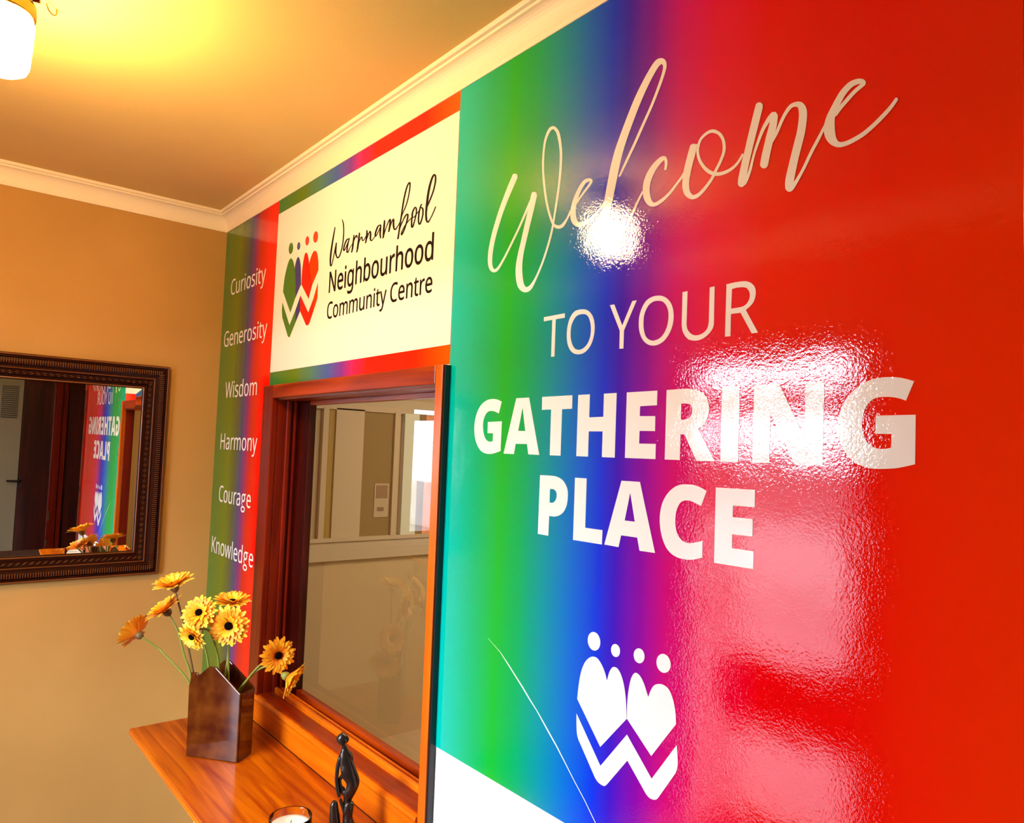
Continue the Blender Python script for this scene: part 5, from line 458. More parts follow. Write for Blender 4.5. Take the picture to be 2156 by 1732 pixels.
 'Wisdom': ('P', ['29568,18410 177,-640 84,0 130,419 11,39 10,38 8,31 4,19 3,-19 7,-31 10,-38 4,-14 4,-13 4,-14 125,-417 85,0 176,640 -87,0 -104,-391 -10,-41 -9,-39 -2,-13 -3,-12 -2,-12 -5,-35 -6,37 -3,12 -2,13 -3,14 -11,40 -11,41 -117,386 -87,0 -121,-389 -5,-14 -4,-14 -4,-14 -10,-40 -3,-13 -2,-13 -3,-13 -6,-33 -2,15 -2,16 -3,16 -3,17 -4,17 -4,17 -14,55 -103,390', '29395,18250 0,-480 82,0 0,480', '29435,18431 -12,-2 -11,-4 -10,-6 -8,-10 -5,-13 -2,-16 2,-15 5,-12 8,-10 10,-7 11,-4 12,-2 13,2 11,4 10,7 8,10 5,12 1,15 -1,16 -5,13 -8,10 -10,6 -11,4', '28912,17903 3,-30 8,-26 13,-22 18,-20 23,-15 28,-13 32,-9 35,-5 39,-2 33,1 30,3 27,4 24,6 22,8 20,9 0,71 -21,-9 -24,-9 -27,-8 -28,-7 -29,-4 -29,-1 -38,2 -30,6 -22,11 -16,14 -9,17 -3,20 1,12 3,11 6,10 9,9 12,10 16,9 20,10 25,11 31,12 30,12 28,12 25,12 21,12 17,15 15,16 10,18 6,21 2,25 -6,38 -17,31 -28,25 -38,19 -46,11 -52,3 -30,-1 -28,-2 -27,-5 -26,-7 -24,-7 -24,-10 28,-63 21,8 22,8 23,6 23,5 24,3 24,1 31,-2 25,-5 21,-9 14,-12 9,-14 3,-16 -1,-13 -4,-11 -7,-10 -10,-9 -13,-9 -18,-9 -21,-9 -25,-11 -29,-11 -30,-11 -27,-12 -24,-12 -21,-13 -17,-14 -13,-16 -10,-19 -6,-21', '28614,17761 58,7 50,21 41,34 31,49 19,62 6,75 -6,76 -19,62 -32,49 -41,35 -50,21 -58,7 -25,-1 -22,-3 -21,-5 -18,-7 -17,-9 -15,-10 -14,-11 -12,-12 -10,-12 -6,0 3,34 2,14 0,12 1,10 0,192 -82,0 0,-681 66,0 12,65 4,0 10,-14 12,-12 14,-12 15,-10 17,-9 19,-7 20,-6 23,-3', '28601,17826 -47,5 -38,14 -26,23 -18,33 -11,42 -3,51 0,14 3,56 10,45 17,37 27,27 38,16 49,5 40,-6 33,-17 26,-28 18,-37 11,-46 4,-52 -4,-54 -11,-44 -18,-36 -26,-26 -33,-16', '27785,18011 2,-38 5,-36 9,-32 13,-29 15,-26 19,-24 21,-19 25,-17 27,-12 30,-10 32,-5 35,-2 32,2 30,5 29,10 26,12 25,17 21,19 19,24 16,26 13,29 10,32 6,36 1,38 -3,51 -9,45 -15,39 -22,34 -26,28 -32,22 -37,16 -42,10 -45,3 -44,-3 -40,-10 -36,-16 -32,-22 -27,-28 -22,-34 -16,-39 -10,-45', '28162,18011 -2,-36 -5,-33 -9,-29 -12,-26 -16,-21 -19,-17 -24,-13 -28,-7 -31,-3 -32,3 -27,7 -24,13 -20,17 -16,21 -12,26 -9,29 -5,33 -1,36 1,36 6,33 8,29 13,25 16,20 19,17 24,12 28,8 32,2 46,-5 37,-16 27,-27 20,-37 11,-44', '27108,18259 -51,-4 -42,-14 -33,-23 -23,-34 -14,-45 -5,-56 0,-313 81,0 0,309 3,35 8,28 14,22 19,16 26,10 31,3 44,-4 35,-14 25,-22 17,-31 11,-39 3,-48 0,-265 81,0 0,309 2,24 3,21 6,18 9,16 11,13 14,10 16,7 20,4 22,1 31,-2 26,-7 22,-11 17,-16 14,-19 10,-24 7,-27 4,-32 2,-36 0,-249 82,0 0,480 -66,0 -13,-65 -4,0 -12,16 -12,14 -15,12 -16,10 -17,8 -18,6 -18,5 -20,3 -19,0 -37,-2 -32,-6 -28,-11 -23,-16 -19,-20 -14,-25 -5,0 -18,25 -23,20 -27,16 -29,11 -31,6']),
 'Harmony': ('P', ['30109,15690 84,0 0,298 343,0 0,-298 84,0 0,640 -84,0 0,-271 -343,0 0,271 -84,0', '29748,16179 -56,-5 -45,-13 -35,-21 -24,-31 -15,-41 -5,-51 0,-327 60,0 16,68 4,0 14,-16 15,-15 15,-12 16,-11 18,-8 19,-7 21,-4 24,-3 26,-1 29,2 27,5 25,8 23,12 18,16 16,19 11,23 7,27 2,31 -6,44 -20,37 -33,29 -46,22 -60,15 -75,6 -85,3 0,28 3,36 9,28 15,20 21,13 25,7 31,3 25,-1 25,-4 25,-6 23,-8 22,-9 21,-9 25,59 -23,11 -26,10 -28,8 -31,7 -31,4', '29724,15922 56,-5 43,-9 30,-15 20,-19 12,-23 4,-28 -3,-25 -8,-20 -14,-14 -19,-11 -22,-6 -25,-2 -40,3 -36,12 -30,18 -24,27 -14,34 -4,43 0,43', '29179,16179 -30,-1 -11,-1 -9,-1 -9,-2 11,-73 26,5 10,1 9,1 9,0 19,-2 18,-3 18,-7 17,-9 15,-11 15,-13 12,-15 11,-17 9,-18 7,-21 3,-22 2,-24 0,-256 82,0 0,480 -67,0 -10,-87 -3,0 -12,17 -13,16 -14,15 -15,14 -18,12 -18,9 -20,8 -21,4', '28477,16179 -52,-4 -43,-14 -33,-23 -23,-34 -14,-45 -5,-56 0,-313 82,0 0,309 2,35 9,28 13,22 20,16 26,10 32,3 44,-4 34,-14 26,-22 17,-31 11,-39 3,-48 0,-265 82,0 0,309 1,24 4,21 6,18 9,16 11,13 14,10 16,7 19,4 23,1 31,-2 26,-7 22,-11 18,-16 13,-19 11,-24 7,-27 4,-32 1,-36 0,-249 83,0 0,480 -67,0 -12,-65 -5,0 -11,16 -13,14 -14,12 -16,10 -17,8 -18,6 -19,5 -20,3 -19,0 -37,-2 -32,-6 -28,-11 -24,-16 -19,-20 -14,-25 -5,0 -18,25 -23,20 -27,16 -30,11 -31,6', '27716,15931 2,-38 5,-36 9,-32 13,-29 15,-26 19,-24 22,-19 24,-17 28,-12 30,-10 32,-5 35,-2 32,2 31,5 28,10 27,12 25,17 21,19 20,24 16,26 13,29 9,32 6,36 2,38 -3,51 -10,45 -15,39 -22,34 -26,28 -33,22 -37,16 -41,10 -46,3 -44,-3 -40,-10 -36,-16 -32,-22 -28,-28 -22,-34 -16,-39 -10,-45', '28095,15931 -2,-36 -5,-33 -9,-29 -12,-26 -16,-21 -20,-17 -24,-13 -27,-7 -32,-3 -32,3 -28,7 -23,13 -20,17 -16,21 -13,26 -8,29 -5,33 -2,36 2,36 5,33 9,29 12,25 16,20 20,17 24,12 28,8 32,2 46,-5 37,-16 28,-27 19,-37 12,-44', '27344,16179 -55,-4 -45,-14 -35,-23 -26,-34 -15,-45 -5,-56 0,-313 81,0 0,307 3,36 9,29 15,22 22,16 28,10 36,3 49,-5 39,-15 27,-25 17,-34 11,-43 4,-52 0,-249 82,0 0,480 -67,0 -12,-65 -4,0 -13,16 -13,14 -16,12 -17,10 -18,8 -20,6 -20,5 -21,3', '27086,16170 -88,0 -108,-273 -18,-47 -5,-14 -5,-15 -4,-14 -4,-14 -4,-14 -2,-13 -4,0 -5,17 -5,19 -8,23 -8,24 -9,25 -8,24 -102,272 -89,0 216,-546 13,-29 14,-26 15,-24 17,-20 19,-18 22,-14 24,-10 28,-6 31,-2 14,0 13,1 12,1 29,5 0,63 -25,-4 -10,-1 -10,0 -10,-1 -19,2 -16,3 -15,6 -14,8 -12,9 -10,12 -10,14 -8,15 -8,17 -26,63']),
 'Courage': ('P', ['30136,14168 33,-2 31,-6 29,-9 26,-14 23,-17 21,-20 17,-24 15,-28 12,-30 8,-33 5,-36 2,-39 -3,-50 -8,-46 -14,-41 -19,-36 -24,-30 -30,-24 -36,-17 -41,-11 -46,-3 -28,1 -27,2 -25,4 -25,5 -25,6 -24,7 0,-70 24,-8 25,-7 25,-5 27,-3 31,-2 33,-1 62,5 55,13 47,22 40,31 33,38 26,46 18,53 11,58 4,64 -3,47 -6,44 -12,42 -15,38 -20,34 -24,32 -28,27 -32,22 -37,18 -40,13 -44,8 -48,3 -33,-1 -31,-3 -31,-6 -30,-7 -27,-10 -25,-11 32,-68 21,9 22,8 23,7 25,6 27,4', '29434,13831 2,-38 5,-36 9,-32 12,-29 15,-26 18,-24 20,-19 24,-17 27,-12 29,-10 31,-5 33,-2 31,2 29,5 28,10 26,12 23,17 21,19 19,24 15,26 13,29 9,32 5,36 2,38 -3,51 -9,45 -15,39 -20,34 -26,28 -31,22 -36,16 -40,10 -44,3 -42,-3 -38,-10 -36,-16 -30,-22 -27,-28 -21,-34 -16,-39 -9,-45', '29798,13831 -1,-36 -5,-33 -9,-29 -11,-26 -16,-21 -19,-17 -23,-13 -26,-7 -31,-3 -30,3 -27,7 -23,13 -19,17 -16,21 -11,26 -9,29 -5,33 -1,36 1,36 6,33 8,29 12,25 15,20 19,17 23,12 27,8 31,2 45,-5 35,-16 27,-27 19,-37 11,-44', '28906,14070 0,-480 64,0 12,64 4,0 11,-16 13,-14 15,-12 17,-9 18,-8 18,-6 20,-5 20,-2 21,-1 36,2 32,6 28,10 24,15 20,19 15,23 11,29 7,33 2,38 0,314 -80,0 0,-309 -3,-35 -9,-29 -14,-22 -21,-16 -27,-9 -33,-4 -34,3 -28,6 -23,12 -19,15 -15,20 -10,24 -7,28 -5,31 -1,35 0,250', '28527,14079 -29,-1 -10,-1 -9,-1 -8,-2 10,-73 25,5 9,1 9,1 9,0 18,-2 18,-3 17,-7 16,-9 15,-11 14,-13 12,-15 11,-17 8,-18 6,-21 4,-22 1,-24 0,-256 79,0 0,480 -64,0 -9,-87 -4,0 -11,17 -12,16 -14,15 -15,14 -16,12 -18,9 -20,8 -20,4', '28198,14079 -54,-5 -43,-13 -33,-21 -24,-31 -14,-41 -5,-51 0,-327 58,0 15,68 4,0 14,-16 14,-15 15,-12 15,-11 17,-8 18,-7 20,-4 23,-3 26,-1 28,2 26,5 24,8 21,12 18,16 15,19 11,23 7,27 2,31 -6,44 -19,37 -32,29 -44,22 -59,15 -71,6 -82,3 0,28 3,36 8,28 15,20 20,13 24,7 30,3 24,-1 24,-4 24,-6 22,-8 21,-9 20,-9 25,59 -23,11 -24,10 -28,8 -29,7 -30,4', '28175,13822 54,-5 41,-9 29,-15 20,-19 11,-23 4,-28 -3,-25 -8,-20 -14,-14 -18,-11 -21,-6 -24,-2 -39,3 -34,12 -29,18 -22,27 -14,34 -4,43 0,43', '27136,14079 -39,-3 -36,-9 -32,-14 -27,-21 -23,-25 -18,-30 -13,-35 -8,-38 -3,-42 0,-47 330,0 -5,-50 -14,-41 -22,-33 -31,-24 -37,-14 -44,-5 -30,1 -27,3 -25,5 -24,6 -24,9 -25,9 0,-69 24,-9 25,-8 24,-6 25,-5 29,-2 31,-1 44,3 40,9 37,16 33,21 27,28 22,34 16,39 10,45 3,51 -3,50 -8,45 -15,40 -20,35 -25,29 -30,23 -34,17 -37,10', '27137,14015 35,-4 30,-12 24,-20 19,-28 13,-33 8,-40 -246,0 1,26 5,24 7,21 9,19 13,16 16,13 19,10 22,6', '+', '27521,13916 11,56 31,49 49,37 60,19 63,0 60,-19 48,-37 32,-49 11,-56 -11,-55 -32,-50 -48,-36 -60,-19 -63,0 -60,19 -49,36 -31,50', '27605,13916 6,33 17,29 26,22 32,11 34,0 33,-11 26,-22 17,-29 6,-33 -6,-32 -17,-29 -26,-22 -33,-11 -34,0 -32,11 -26,22 -17,29', '+', '27487,13494 13,43 37,37 56,28 68,15 73,0 69,-15 56,-28 36,-37 13,-43 -13,-43 -36,-37 -56,-28 -69,-15 -73,0 -68,15 -56,28 -37,37', '27566,13494 8,21 23,19 35,14 43,7 46,0 43,-7 35,-14 23,-19 8,-21 -8,-21 -23,-19 -35,-14 -43,-7 -46,0 -43,7 -35,14 -23,19', '+', '27676,14070 -233,0 0,-43 177,-5', '+', '27831,13792 44,-87 -89,-86 -44,19 72,67 -39,77']),
 'Knowledge': ('P', ['30502,11500 95,0 228,306 65,-58 0,-248 81,0 0,640 -81,0 0,-316 -18,21 -18,20 -19,20 -55,61 -174,194 -94,0 254,-279', '30193,11989 -53,-4 -43,-14 -34,-23 -25,-34 -14,-45 -5,-56 0,-313 78,0 0,307 3,36 8,29 15,22 21,16 27,10 34,3 48,-5 37,-15 25,-25 17,-34 11,-43 3,-52 0,-249 79,0 0,480 -64,0 -11,-65 -5,0 -11,16 -14,14 -15,12 -16,10 -18,8 -18,6 -20,5 -20,3', '29450,11741 2,-38 5,-36 9,-32 12,-29 15,-26 18,-24 21,-19 23,-17 27,-12 29,-10 31,-5 33,-2 31,2 29,5 28,10 26,12 23,17 21,19 19,24 15,26 13,29 9,32 5,36 2,38 -3,51 -9,45 -15,39 -20,34 -26,28 -31,22 -36,16 -40,10 -44,3 -42,-3 -38,-10 -35,-16 -31,-22 -26,-28 -22,-34 -15,-39 -10,-45', '29814,11741 -1,-36 -5,-33 -8,-29 -12,-26 -16,-21 -19,-17 -23,-13 -26,-7 -31,-3 -30,3 -27,7 -23,13 -19,17 -15,21 -12,26 -8,29 -5,33 -2,36 2,36 5,33 8,29 12,25 16,20 19,17 22,12 27,8 31,2 45,-5 35,-16 27,-27 19,-37 11,-44', '29014,11772 11,37 9,35 8,31 5,24 4,0 5,-24 7,-32 9,-35 3,-12 4,-13 4,-12 86,-270 90,0 133,480 -82,0 -67,-256 -4,-17 -5,-18 -4,-17 -12,-51 -2,-15 -3,-13 -1,-12 -4,0 -6,26 -8,35 -9,35 -9,33 -86,270 -86,0 -83,-270 -13,-44 -4,-16 -4,-15 -4,-15 -3,-14 -3,-13 -1,-12 -4,0 -1,11 -3,13 -3,15 -3,15 -4,17 -4,18 -14,54 -68,256 -81,0 134,-480 93,0', '28539,11500 79,0 0,681 -79,0', '28200,11989 -40,-3 -35,-9 -32,-14 -27,-21 -23,-25 -18,-30 -13,-35 -8,-38 -3,-42 0,-47 330,0 -5,-50 -14,-41 -23,-33 -30,-24 -37,-14 -45,-5 -29,1 -27,3 -25,5 -24,6 -25,9 -25,9 0,-69 25,-9 24,-8 24,-6 26,-5 28,-2 32,-1 44,3 40,9 37,16 32,21 28,28 22,34 16,39 10,45 3,51 -3,50 -9,45 -15,40 -20,35 -25,29 -29,23 -34,17 -37,10', '28201,11925 35,-4 30,-12 24,-20 19,-28 13,-33 7,-40 -245,0 1,26 4,24 7,21 10,19 13,16 15,13 19,10 22,6', '27708,11491 56,7 48,21 40,34 30,49 18,62 6,75 -6,76 -19,62 -30,49 -40,35 -48,21 -56,7 -24,-1 -22,-3 -20,-5 -18,-7 -16,-9 -14,-10 -14,-11 -11,-12 -11,-12 -5,0 3,34 1,14 1,12 0,10 0,192 -79,0 0,-681 64,0 12,65 3,0 11,-14 11,-12 14,-12 14,-10 16,-9 19,-7 19,-6 23,-3', '27695,11556 -46,5 -36,14 -25,23 -18,33 -10,42 -3,51 0,14 3,56 10,45 16,37 26,27 36,16 48,5 39,-6 32,-17 25,-28 18,-37 10,-46 4,-52 -4,-54 -10,-44 -18,-36 -25,-26 -32,-16', '26586,11989 -40,-3 -35,-9 -32,-14 -27,-21 -23,-25 -18,-30 -13,-35 -8,-38 -3,-42 0,-47 330,0 -5,-50 -14,-41 -23,-33 -30,-24 -37,-14 -45,-5 -29,1 -27,3 -25,5 -24,6 -24,9 -25,9 0,-69 24,-9 24,-8 25,-6 25,-5 29,-2 31,-1 44,3 40,9 37,16 32,21 28,28 22,34 16,39 10,45 3,51 -3,50 -9,45 -14,40 -21,35 -24,29 -30,23 -34,17 -37,10', '26587,11925 35,-4 30,-12 24,-20 19,-28 13,-33 7,-40 -245,0 1,26 4,24 7,21 10,19 13,16 16,13 18,10 22,6', '+', '26970,11826 11,56 32,49 49,37 59,19 64,0 59,-19 49,-37 31,-49 11,-56 -11,-55 -31,-50 -49,-36 -59,-19 -64,0 -59,19 -49,36 -32,50', '27054,11826 6,33 17,29 27,22 32,11 34,0 32,-11 26,-22 17,-29 6,-33 -6,-32 -17,-29 -26,-22 -32,-11 -34,0 -32,11 -27,22 -17,29', '+', '26937,11404 13,43 36,37 56,28 69,15 73,0 68,-15 56,-28 37,-37 13,-43 -13,-43 -37,-37 -56,-28 -68,-15 -73,0 -69,15 -56,28 -36,37', '27016,11404 8,21 22,19 35,14 43,7 46,0 43,-7 35,-14 23,-19 8,-21 -8,-21 -23,-19 -35,-14 -43,-7 -46,0 -43,7 -35,14 -22,19', '+', '27125,11980 -232,0 0,-43 177,-5', '+', '27280,11702 44,-87 -88,-86 -44,19 71,67 -38,77'])}

# ================================================================== the setting
YB, ZC, ZK = 3.134, 2.555, 2.48          # back wall, ceiling, cornice line
XL = -1.80                               # wall opposite the mural
OY0, OY1, OZ0, OZ1 = 1.475, 2.495, 0.70, 1.757    # serving window opening
struct('wall_right', boxes((0, 0.12, 0.27, OY0, 0, ZC), (0, 0.12, OY1, YB, 0, ZC), (0, 0.12, OY0, OY1, 0, OZ0), (0, 0.12, OY0, OY1, OZ1, ZC)), WHITE)
struct('wall_back', boxes((XL - 0.1, 0.12, YB, YB + 0.12, 0, ZC)), PAINT)
DY0, DY1, DZ = 1.32, 2.10, 2.03
struct('wall_left', boxes((XL - 0.1, XL, -1.4, DY0, 0, ZC), (XL - 0.1, XL, DY1, YB, 0, ZC), (XL - 0.1, XL, DY0, DY1, DZ, ZC)), PAINT)
struct('wall_front', boxes((XL - 0.1, 0.9, -1.42, -1.3, 0, ZC)), PAINT)
struct('wall_side', boxes((0.8, 0.9, -1.3, 0.27, 0, ZC), (0.12, 0.9, 0.27, 0.37, 0, ZC)), PAINT)
struct('ceiling', boxes((XL - 0.1, 0.9, -1.42, YB + 0.12, ZC, ZC + 0.08)), CEIL)
struct('floor', boxes((XL - 0.1, 0.9, -1.42, YB + 0.12, -0.08, 0)), CARPET)

# cornices: cove profile as (distance from wall, height)
cove = [(0, ZK), (0.004, ZK), (0.005, ZK + 0.006)]
for k in range(9):
    a = k / 8 * PI / 2
    cove.append((0.006 + 0.030 * (1 - math.cos(a)) , ZK + 0.008 + 0.050 * math.sin(a)))
cove += [(0.0375, ZK + 0.0585), (0.0375, ZK + 0.0645), (0.047, ZK + 0.0645), (0.049, ZK + 0.067), (0.049, ZC), (0, ZC)]


def cornice(name, side):
    bm = bmesh.new()
    if side == 'right':
        pts = [(-0.0 - d, z) for d, z in cove]
        A = [bm.verts.new((p[0], 0.27, p[1])) for p in pts]
        B = [bm.verts.new((p[0], YB + p[0], p[1])) for p in pts]
    elif side == 'left':
        A = [bm.verts.new((XL + d, -1.3, z)) for d, z in cove]
        B = [bm.verts.new((XL + d, YB - d, z)) for d, z in cove]
    else:
        A = [bm.verts.new((XL + d, YB - d, z)) for d, z in cove]
        B = [bm.verts.new((-d, YB - d, z)) for d, z in cove]
    n = len(A)
    for i in range(n):
        bm.faces.new((A[i], A[(i + 1) % n], B[(i + 1) % n], B[i]))
    bm.faces.new(A[::-1])
    bm.faces.new(B)
    return struct(name, bm, CORN)


cornice('trim_1', 'right')
cornice('trim_2', 'back')
cornice('trim_3', 'left')

# ------------------------------------------------------------------ the office behind the serving window
struct('wall_office', boxes((0.12, 2.6, 3.60, 3.70, 0, ZC), (2.5, 2.6, 0.37, 3.6, 0, ZC), (0.9, 2.5, 0.37, 0.47, 0, ZC), (0.0, 0.12, YB + 0.12, 3.7, 0, ZC)), OFFICE)
struct('floor_office', boxes((0.12, 2.6, 0.37, 3.7, -0.08, 0)), OFFICE)
struct('ceiling_office', boxes((0.0, 2.6, 0.37, 3.7, ZC, ZC + 0.08)), OFFICE)
pale = mat('pale_trim', (0.62, 0.50, 0.36), 0.5)
tanp = mat('tan_panel', (0.30, 0.20, 0.075), 0.6)
gold = mat('gold_panel', (0.42, 0.27, 0.06), 0.6)
silver = mat('reflected_silver', (0.80, 0.84, 0.74), 0.4)
pink = mat('reflected_pink', (0.95, 0.42, 0.24), 0.7)
win = sroot('reflection_window')  # made-up window standing in for the mirror's reflection in the pane
struct('frame', boxes((0.55, 1.75, 3.575, 3.60, 0.995, 1.10), (0.55, 1.75, 3.565, 3.60, 1.095, 1.115), (0.55, 1.75, 3.58, 3.60, 1.792, 1.87),
                      (0.685, 0.715, 3.575, 3.60, 1.11, 1.80), (1.115, 1.15, 3.575, 3.60, 1.11, 1.80)), pale, win)
struct('panel', boxes((0.715, 0.83, 3.59, 3.60, 1.11, 1.80)), gold, win)
struct('panel', boxes((0.76, 0.925, 3.58, 3.595, 1.11, 1.80)), pale, win)
struct('panel', boxes((0.925, 1.115, 3.59, 3.60, 1.11, 1.80)), tanp, win)
bl = struct('reflected_strip', boxes((1.175, 1.27, 3.57, 3.60, 1.112, 1.795)), silver, win)  # stands in for the street door's bright reflection
struct('mullion', boxes((1.27, 1.315, 3.57, 3.60, 1.11, 1.80)), tanp, win)
bm = bmesh.new()
fold = [(1.32 + 0.03 * k, 3.575 + (0.012 if k % 2 else 0)) for k in range(11)]
lo = [bm.verts.new((x, y, 1.112)) for x, y in fold]
hi = [bm.verts.new((x, y, 1.795)) for x, y in fold]
for i in range(10):
    bm.faces.new((lo[i], lo[i + 1], hi[i + 1], hi[i]))
struct('reflected_folds', bm, pink, win)  # stands in for the pink part of that reflection
po = thing('notice', 'small faded notice standing in for one reflected in the serving window', 'notice', (0, 0, 0))
obj('sheet', boxes((1.01, 1.10, 3.586, 3.59, 1.215, 1.40)), mat('notice_paper', (0.55, 0.43, 0.30), 0.7), po)
obj('print_block', boxes((1.02, 1.09, 3.584, 3.586, 1.32, 1.39)), mat('notice_ink', (0.33, 0.20, 0.12), 0.7), po)
obj('print_block', boxes((1.03, 1.07, 3.584, 3.586, 1.25, 1.27)), mat('notice_ink', (0.28, 0.17, 0.11), 0.7), po)

# ------------------------------------------------------------------ serving window in the mural wall
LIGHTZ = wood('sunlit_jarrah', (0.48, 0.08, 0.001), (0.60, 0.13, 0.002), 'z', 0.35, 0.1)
win = sroot('window_1')
AT = -0.021
# left architrave is wider than the right one
struct('architrave', boxes((AT, 0.0, 2.49, 2.578, 0.742, 1.803)), WOODZ, win, bevel=0.003)
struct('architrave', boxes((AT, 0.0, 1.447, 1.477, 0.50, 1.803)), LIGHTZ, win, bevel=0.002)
struct('architrave_head', boxes((AT - 0.001, 0.0, 1.477, 2.49, 1.757, 1.803)), WOODY, win, bevel=0.003)
struct('jamb', boxes((0.001, 0.125, 2.488, 2.50, 0.742, 1.757)), WOODZ, win)
struct('jamb', boxes((0.001, 0.125, 1.470, 1.480, 0.742, 1.757)), WOODZ, win)
struct('head_lining', boxes((0.001, 0.125, 1.480, 2.488, 1.752, 1.762)), WOODY, win)
for y0, y1 in ((2.476, 2.488),):
    struct('stop_bead', boxes((0.030, 0.046, y0, y1, 0.745, 1.752)), WOODZ, win, bevel=0.004)
    struct('stop_bead', boxes((0.056, 0.066, y0 + 0.002, y1, 0.745, 1.752)), WOODZ, win, bevel=0.003)
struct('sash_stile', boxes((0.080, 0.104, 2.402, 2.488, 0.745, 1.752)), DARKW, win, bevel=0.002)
struct('sash_stile', boxes((0.080, 0.104, 1.480, 1.530, 0.745, 1.752)), WOODZ, win, bevel=0.002)
struct('sash_rail', boxes((0.080, 0.104, 1.530, 2.402, 1.737, 1.752)), WOODY, win, bevel=0.001)
struct('sash_rail', boxes((0.080, 0.104, 1.530, 2.402, 0.748, 0.768)), WOODY, win, bevel=0.002)
GL = bpy.data.materials.new('pane_glass')
GL.use_nodes = True
n, l = GL.node_tree.nodes, GL.node_tree.links
n.clear()
out = n.new('ShaderNodeOutputMaterial')
mix = n.new('ShaderNodeMixShader')
tr = n.new('ShaderNodeBsdfTransparent')
tr.inputs[0].default_value = (0.93, 0.95, 0.92, 1)
gs = n.new('ShaderNodeBsdfGlossy')
gs.inputs['Roughness'].default_value = 0.01
fr = n.new('ShaderNodeFresnel')
fr.inputs[0].default_value = 1.62
l.new(fr.outputs[0], mix.inputs[0])
l.new(tr.outputs[0], mix.inputs[1])
l.new(gs.outputs[0], mix.inputs[2])
l.new(mix.outputs[0], out.inputs[0])
bm = bmesh.new()
vs = [bm.verts.new(p) for p in ((0.092, 1.53, 0.766), (0.092, 1.53, 1.738), (0.092, 2.402, 1.738), (0.092, 2.402, 0.766))]
f_ = bm.faces.new(vs)
f_.normal_update()
if f_.normal.x > 0:
    f_.normal_flip()
me = bpy.data.meshes.new('glass_pane')
bm.to_mesh(me)
bm.free()
me.materials.append(GL)
gp = bpy.data.objects.new('glass_pane', me)
C.objects.link(gp)
gp.parent = win
# sill: front board standing on the shelf, flat top, then two beads up to the sash
bm = bmesh.new()
prism(bm, [(AT, 0.655), (AT - 0.003, 0.725), (AT - 0.006, 0.733), (AT - 0.005, 0.740), (AT + 0.002, 0.7435), (0.040, 0.7445), (0.040, 0.70), (0.0, 0.70), (0.0, 0.655)], 'y', 1.477, 2.60)
SILLF = wood('lit_timber', (0.48, 0.075, 0.0005), (0.68, 0.15, 0.001), 'y', 0.3, 0.1)  # sill timber with the light on its face mixed into the colour
SILLT = wood('shaded_timber', (0.20, 0.012, 0.0005), (0.34, 0.035, 0.0005), 'y', 0.25, 0.2)  # same timber, darkened to paint in shade on the sill top
struct('sill_board', bm, SILLF, win, bevel=0.0015)
struct('sill_top', boxes((AT + 0.006, 0.038, 1.477, 2.488, 0.742, 0.7475)), SILLT, win, bevel=0.001)
struct('sill_bead', boxes((0.036, 0.050, 1.48, 2.488, 0.740, 0.764)), SILLF, win, bevel=0.005, segs=3)
struct('sill_bead', boxes((0.060, 0.070, 1.48, 2.488, 0.735, 0.758)), SILLF, win, bevel=0.003)
struct('sill_track', boxes((0.050, 0.10, 1.48, 2.488, 0.715, 0.744)), SILLT, win)

# shelf under the window
sh = thing('counter_shelf', 'orange-brown timber counter shelf jutting out below the serving window', 'shelf')
bm = bmesh.new()
prism(bm, [(-0.372, 0.640), (-0.372, 0.652), (-0.369, 0.655), (-0.02, 0.655), (-0.02, 0.637), (-0.369, 0.637)], 'y', 1.447, 2.655)
obj('shelf_top', bm, SHELFW, sh)
obj('front_edge', boxes((-0.3735, -0.372, 1.447, 2.655, 0.6385, 0.6535)), SILLF, sh)
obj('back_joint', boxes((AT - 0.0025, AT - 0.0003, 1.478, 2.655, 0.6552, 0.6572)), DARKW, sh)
for y in (1.55, 2.45):
    bm = bmesh.new()
    prism(bm, [(-0.30, 0.637), (-0.001, 0.637), (-0.001, 0.38), (-0.03, 0.38), (-0.05, 0.45), (-0.12, 0.56), (-0.30, 0.61)], 'y', y, y + 0.025)
    obj('bracket', bm, WOODZ, sh)

# ------------------------------------------------------------------ printed panels on the wall
mu = thing('mural_panel', 'large glossy rainbow wall panel with white Welcome to your gathering place lettering', 'wall panel')
obj('printed_sheet', boxes((-0.0016, 0, 0.274, 1.4465, 0.910, ZK)), MURAL, mu)
LX = -0.0020
letters('lettering', 'Welcome', LX, VWHITE, mu, 'white handwritten lettering reading Welcome')
letters('lettering', 'TO YOUR', LX, VWHITE, mu, 'thin white capitals reading TO YOUR')
letters('lettering', 'GATHERING', LX, VWHITE, mu, 'bold white capitals reading GATHERING')
letters('lettering', 'PLACE', LX, VWHITE, mu, 'bold white capitals reading PLACE')
letters('emblem', 'logo', LX, VWHITE, mu, 'white emblem of four round heads over joined heart shapes')
letters('scratch', 'scratch', LX, VWHITE, mu, 'thin pale scratch running diagonally')
sg = thing('name_sign', 'cream sign with a coloured emblem and black name lettering above the serving window', 'sign')
obj('border_sheet', boxes((-0.0013, 0, 1.4475, 2.574, 1.806, ZK)), STRIP, sg)
obj('sign_face', boxes((-0.0018, -0.0013, 1.4480, 2.574, 1.853, 2.430)), SIGNWHITE, sg)
SX = -0.0022
letters('lettering', 'Warrnambool', SX, VBLACK, sg, 'black handwritten lettering reading Warrnambool')
letters('lettering', 'Neighbourhood', SX, VBLACK, sg, 'black lettering reading Neighbourhood', 0.0012)
letters('lettering', 'Community Centre', SX, VBLACK, sg, 'black lettering reading Community Centre', 0.0007)
letters('emblem', 'sg', SX, LG, sg, 'green quarter of the emblem')
letters('emblem', 'sb', SX, LB, sg, 'blue quarter of the emblem')
letters('emblem', 'sr', SX, LR, sg, 'red quarter of the emblem')
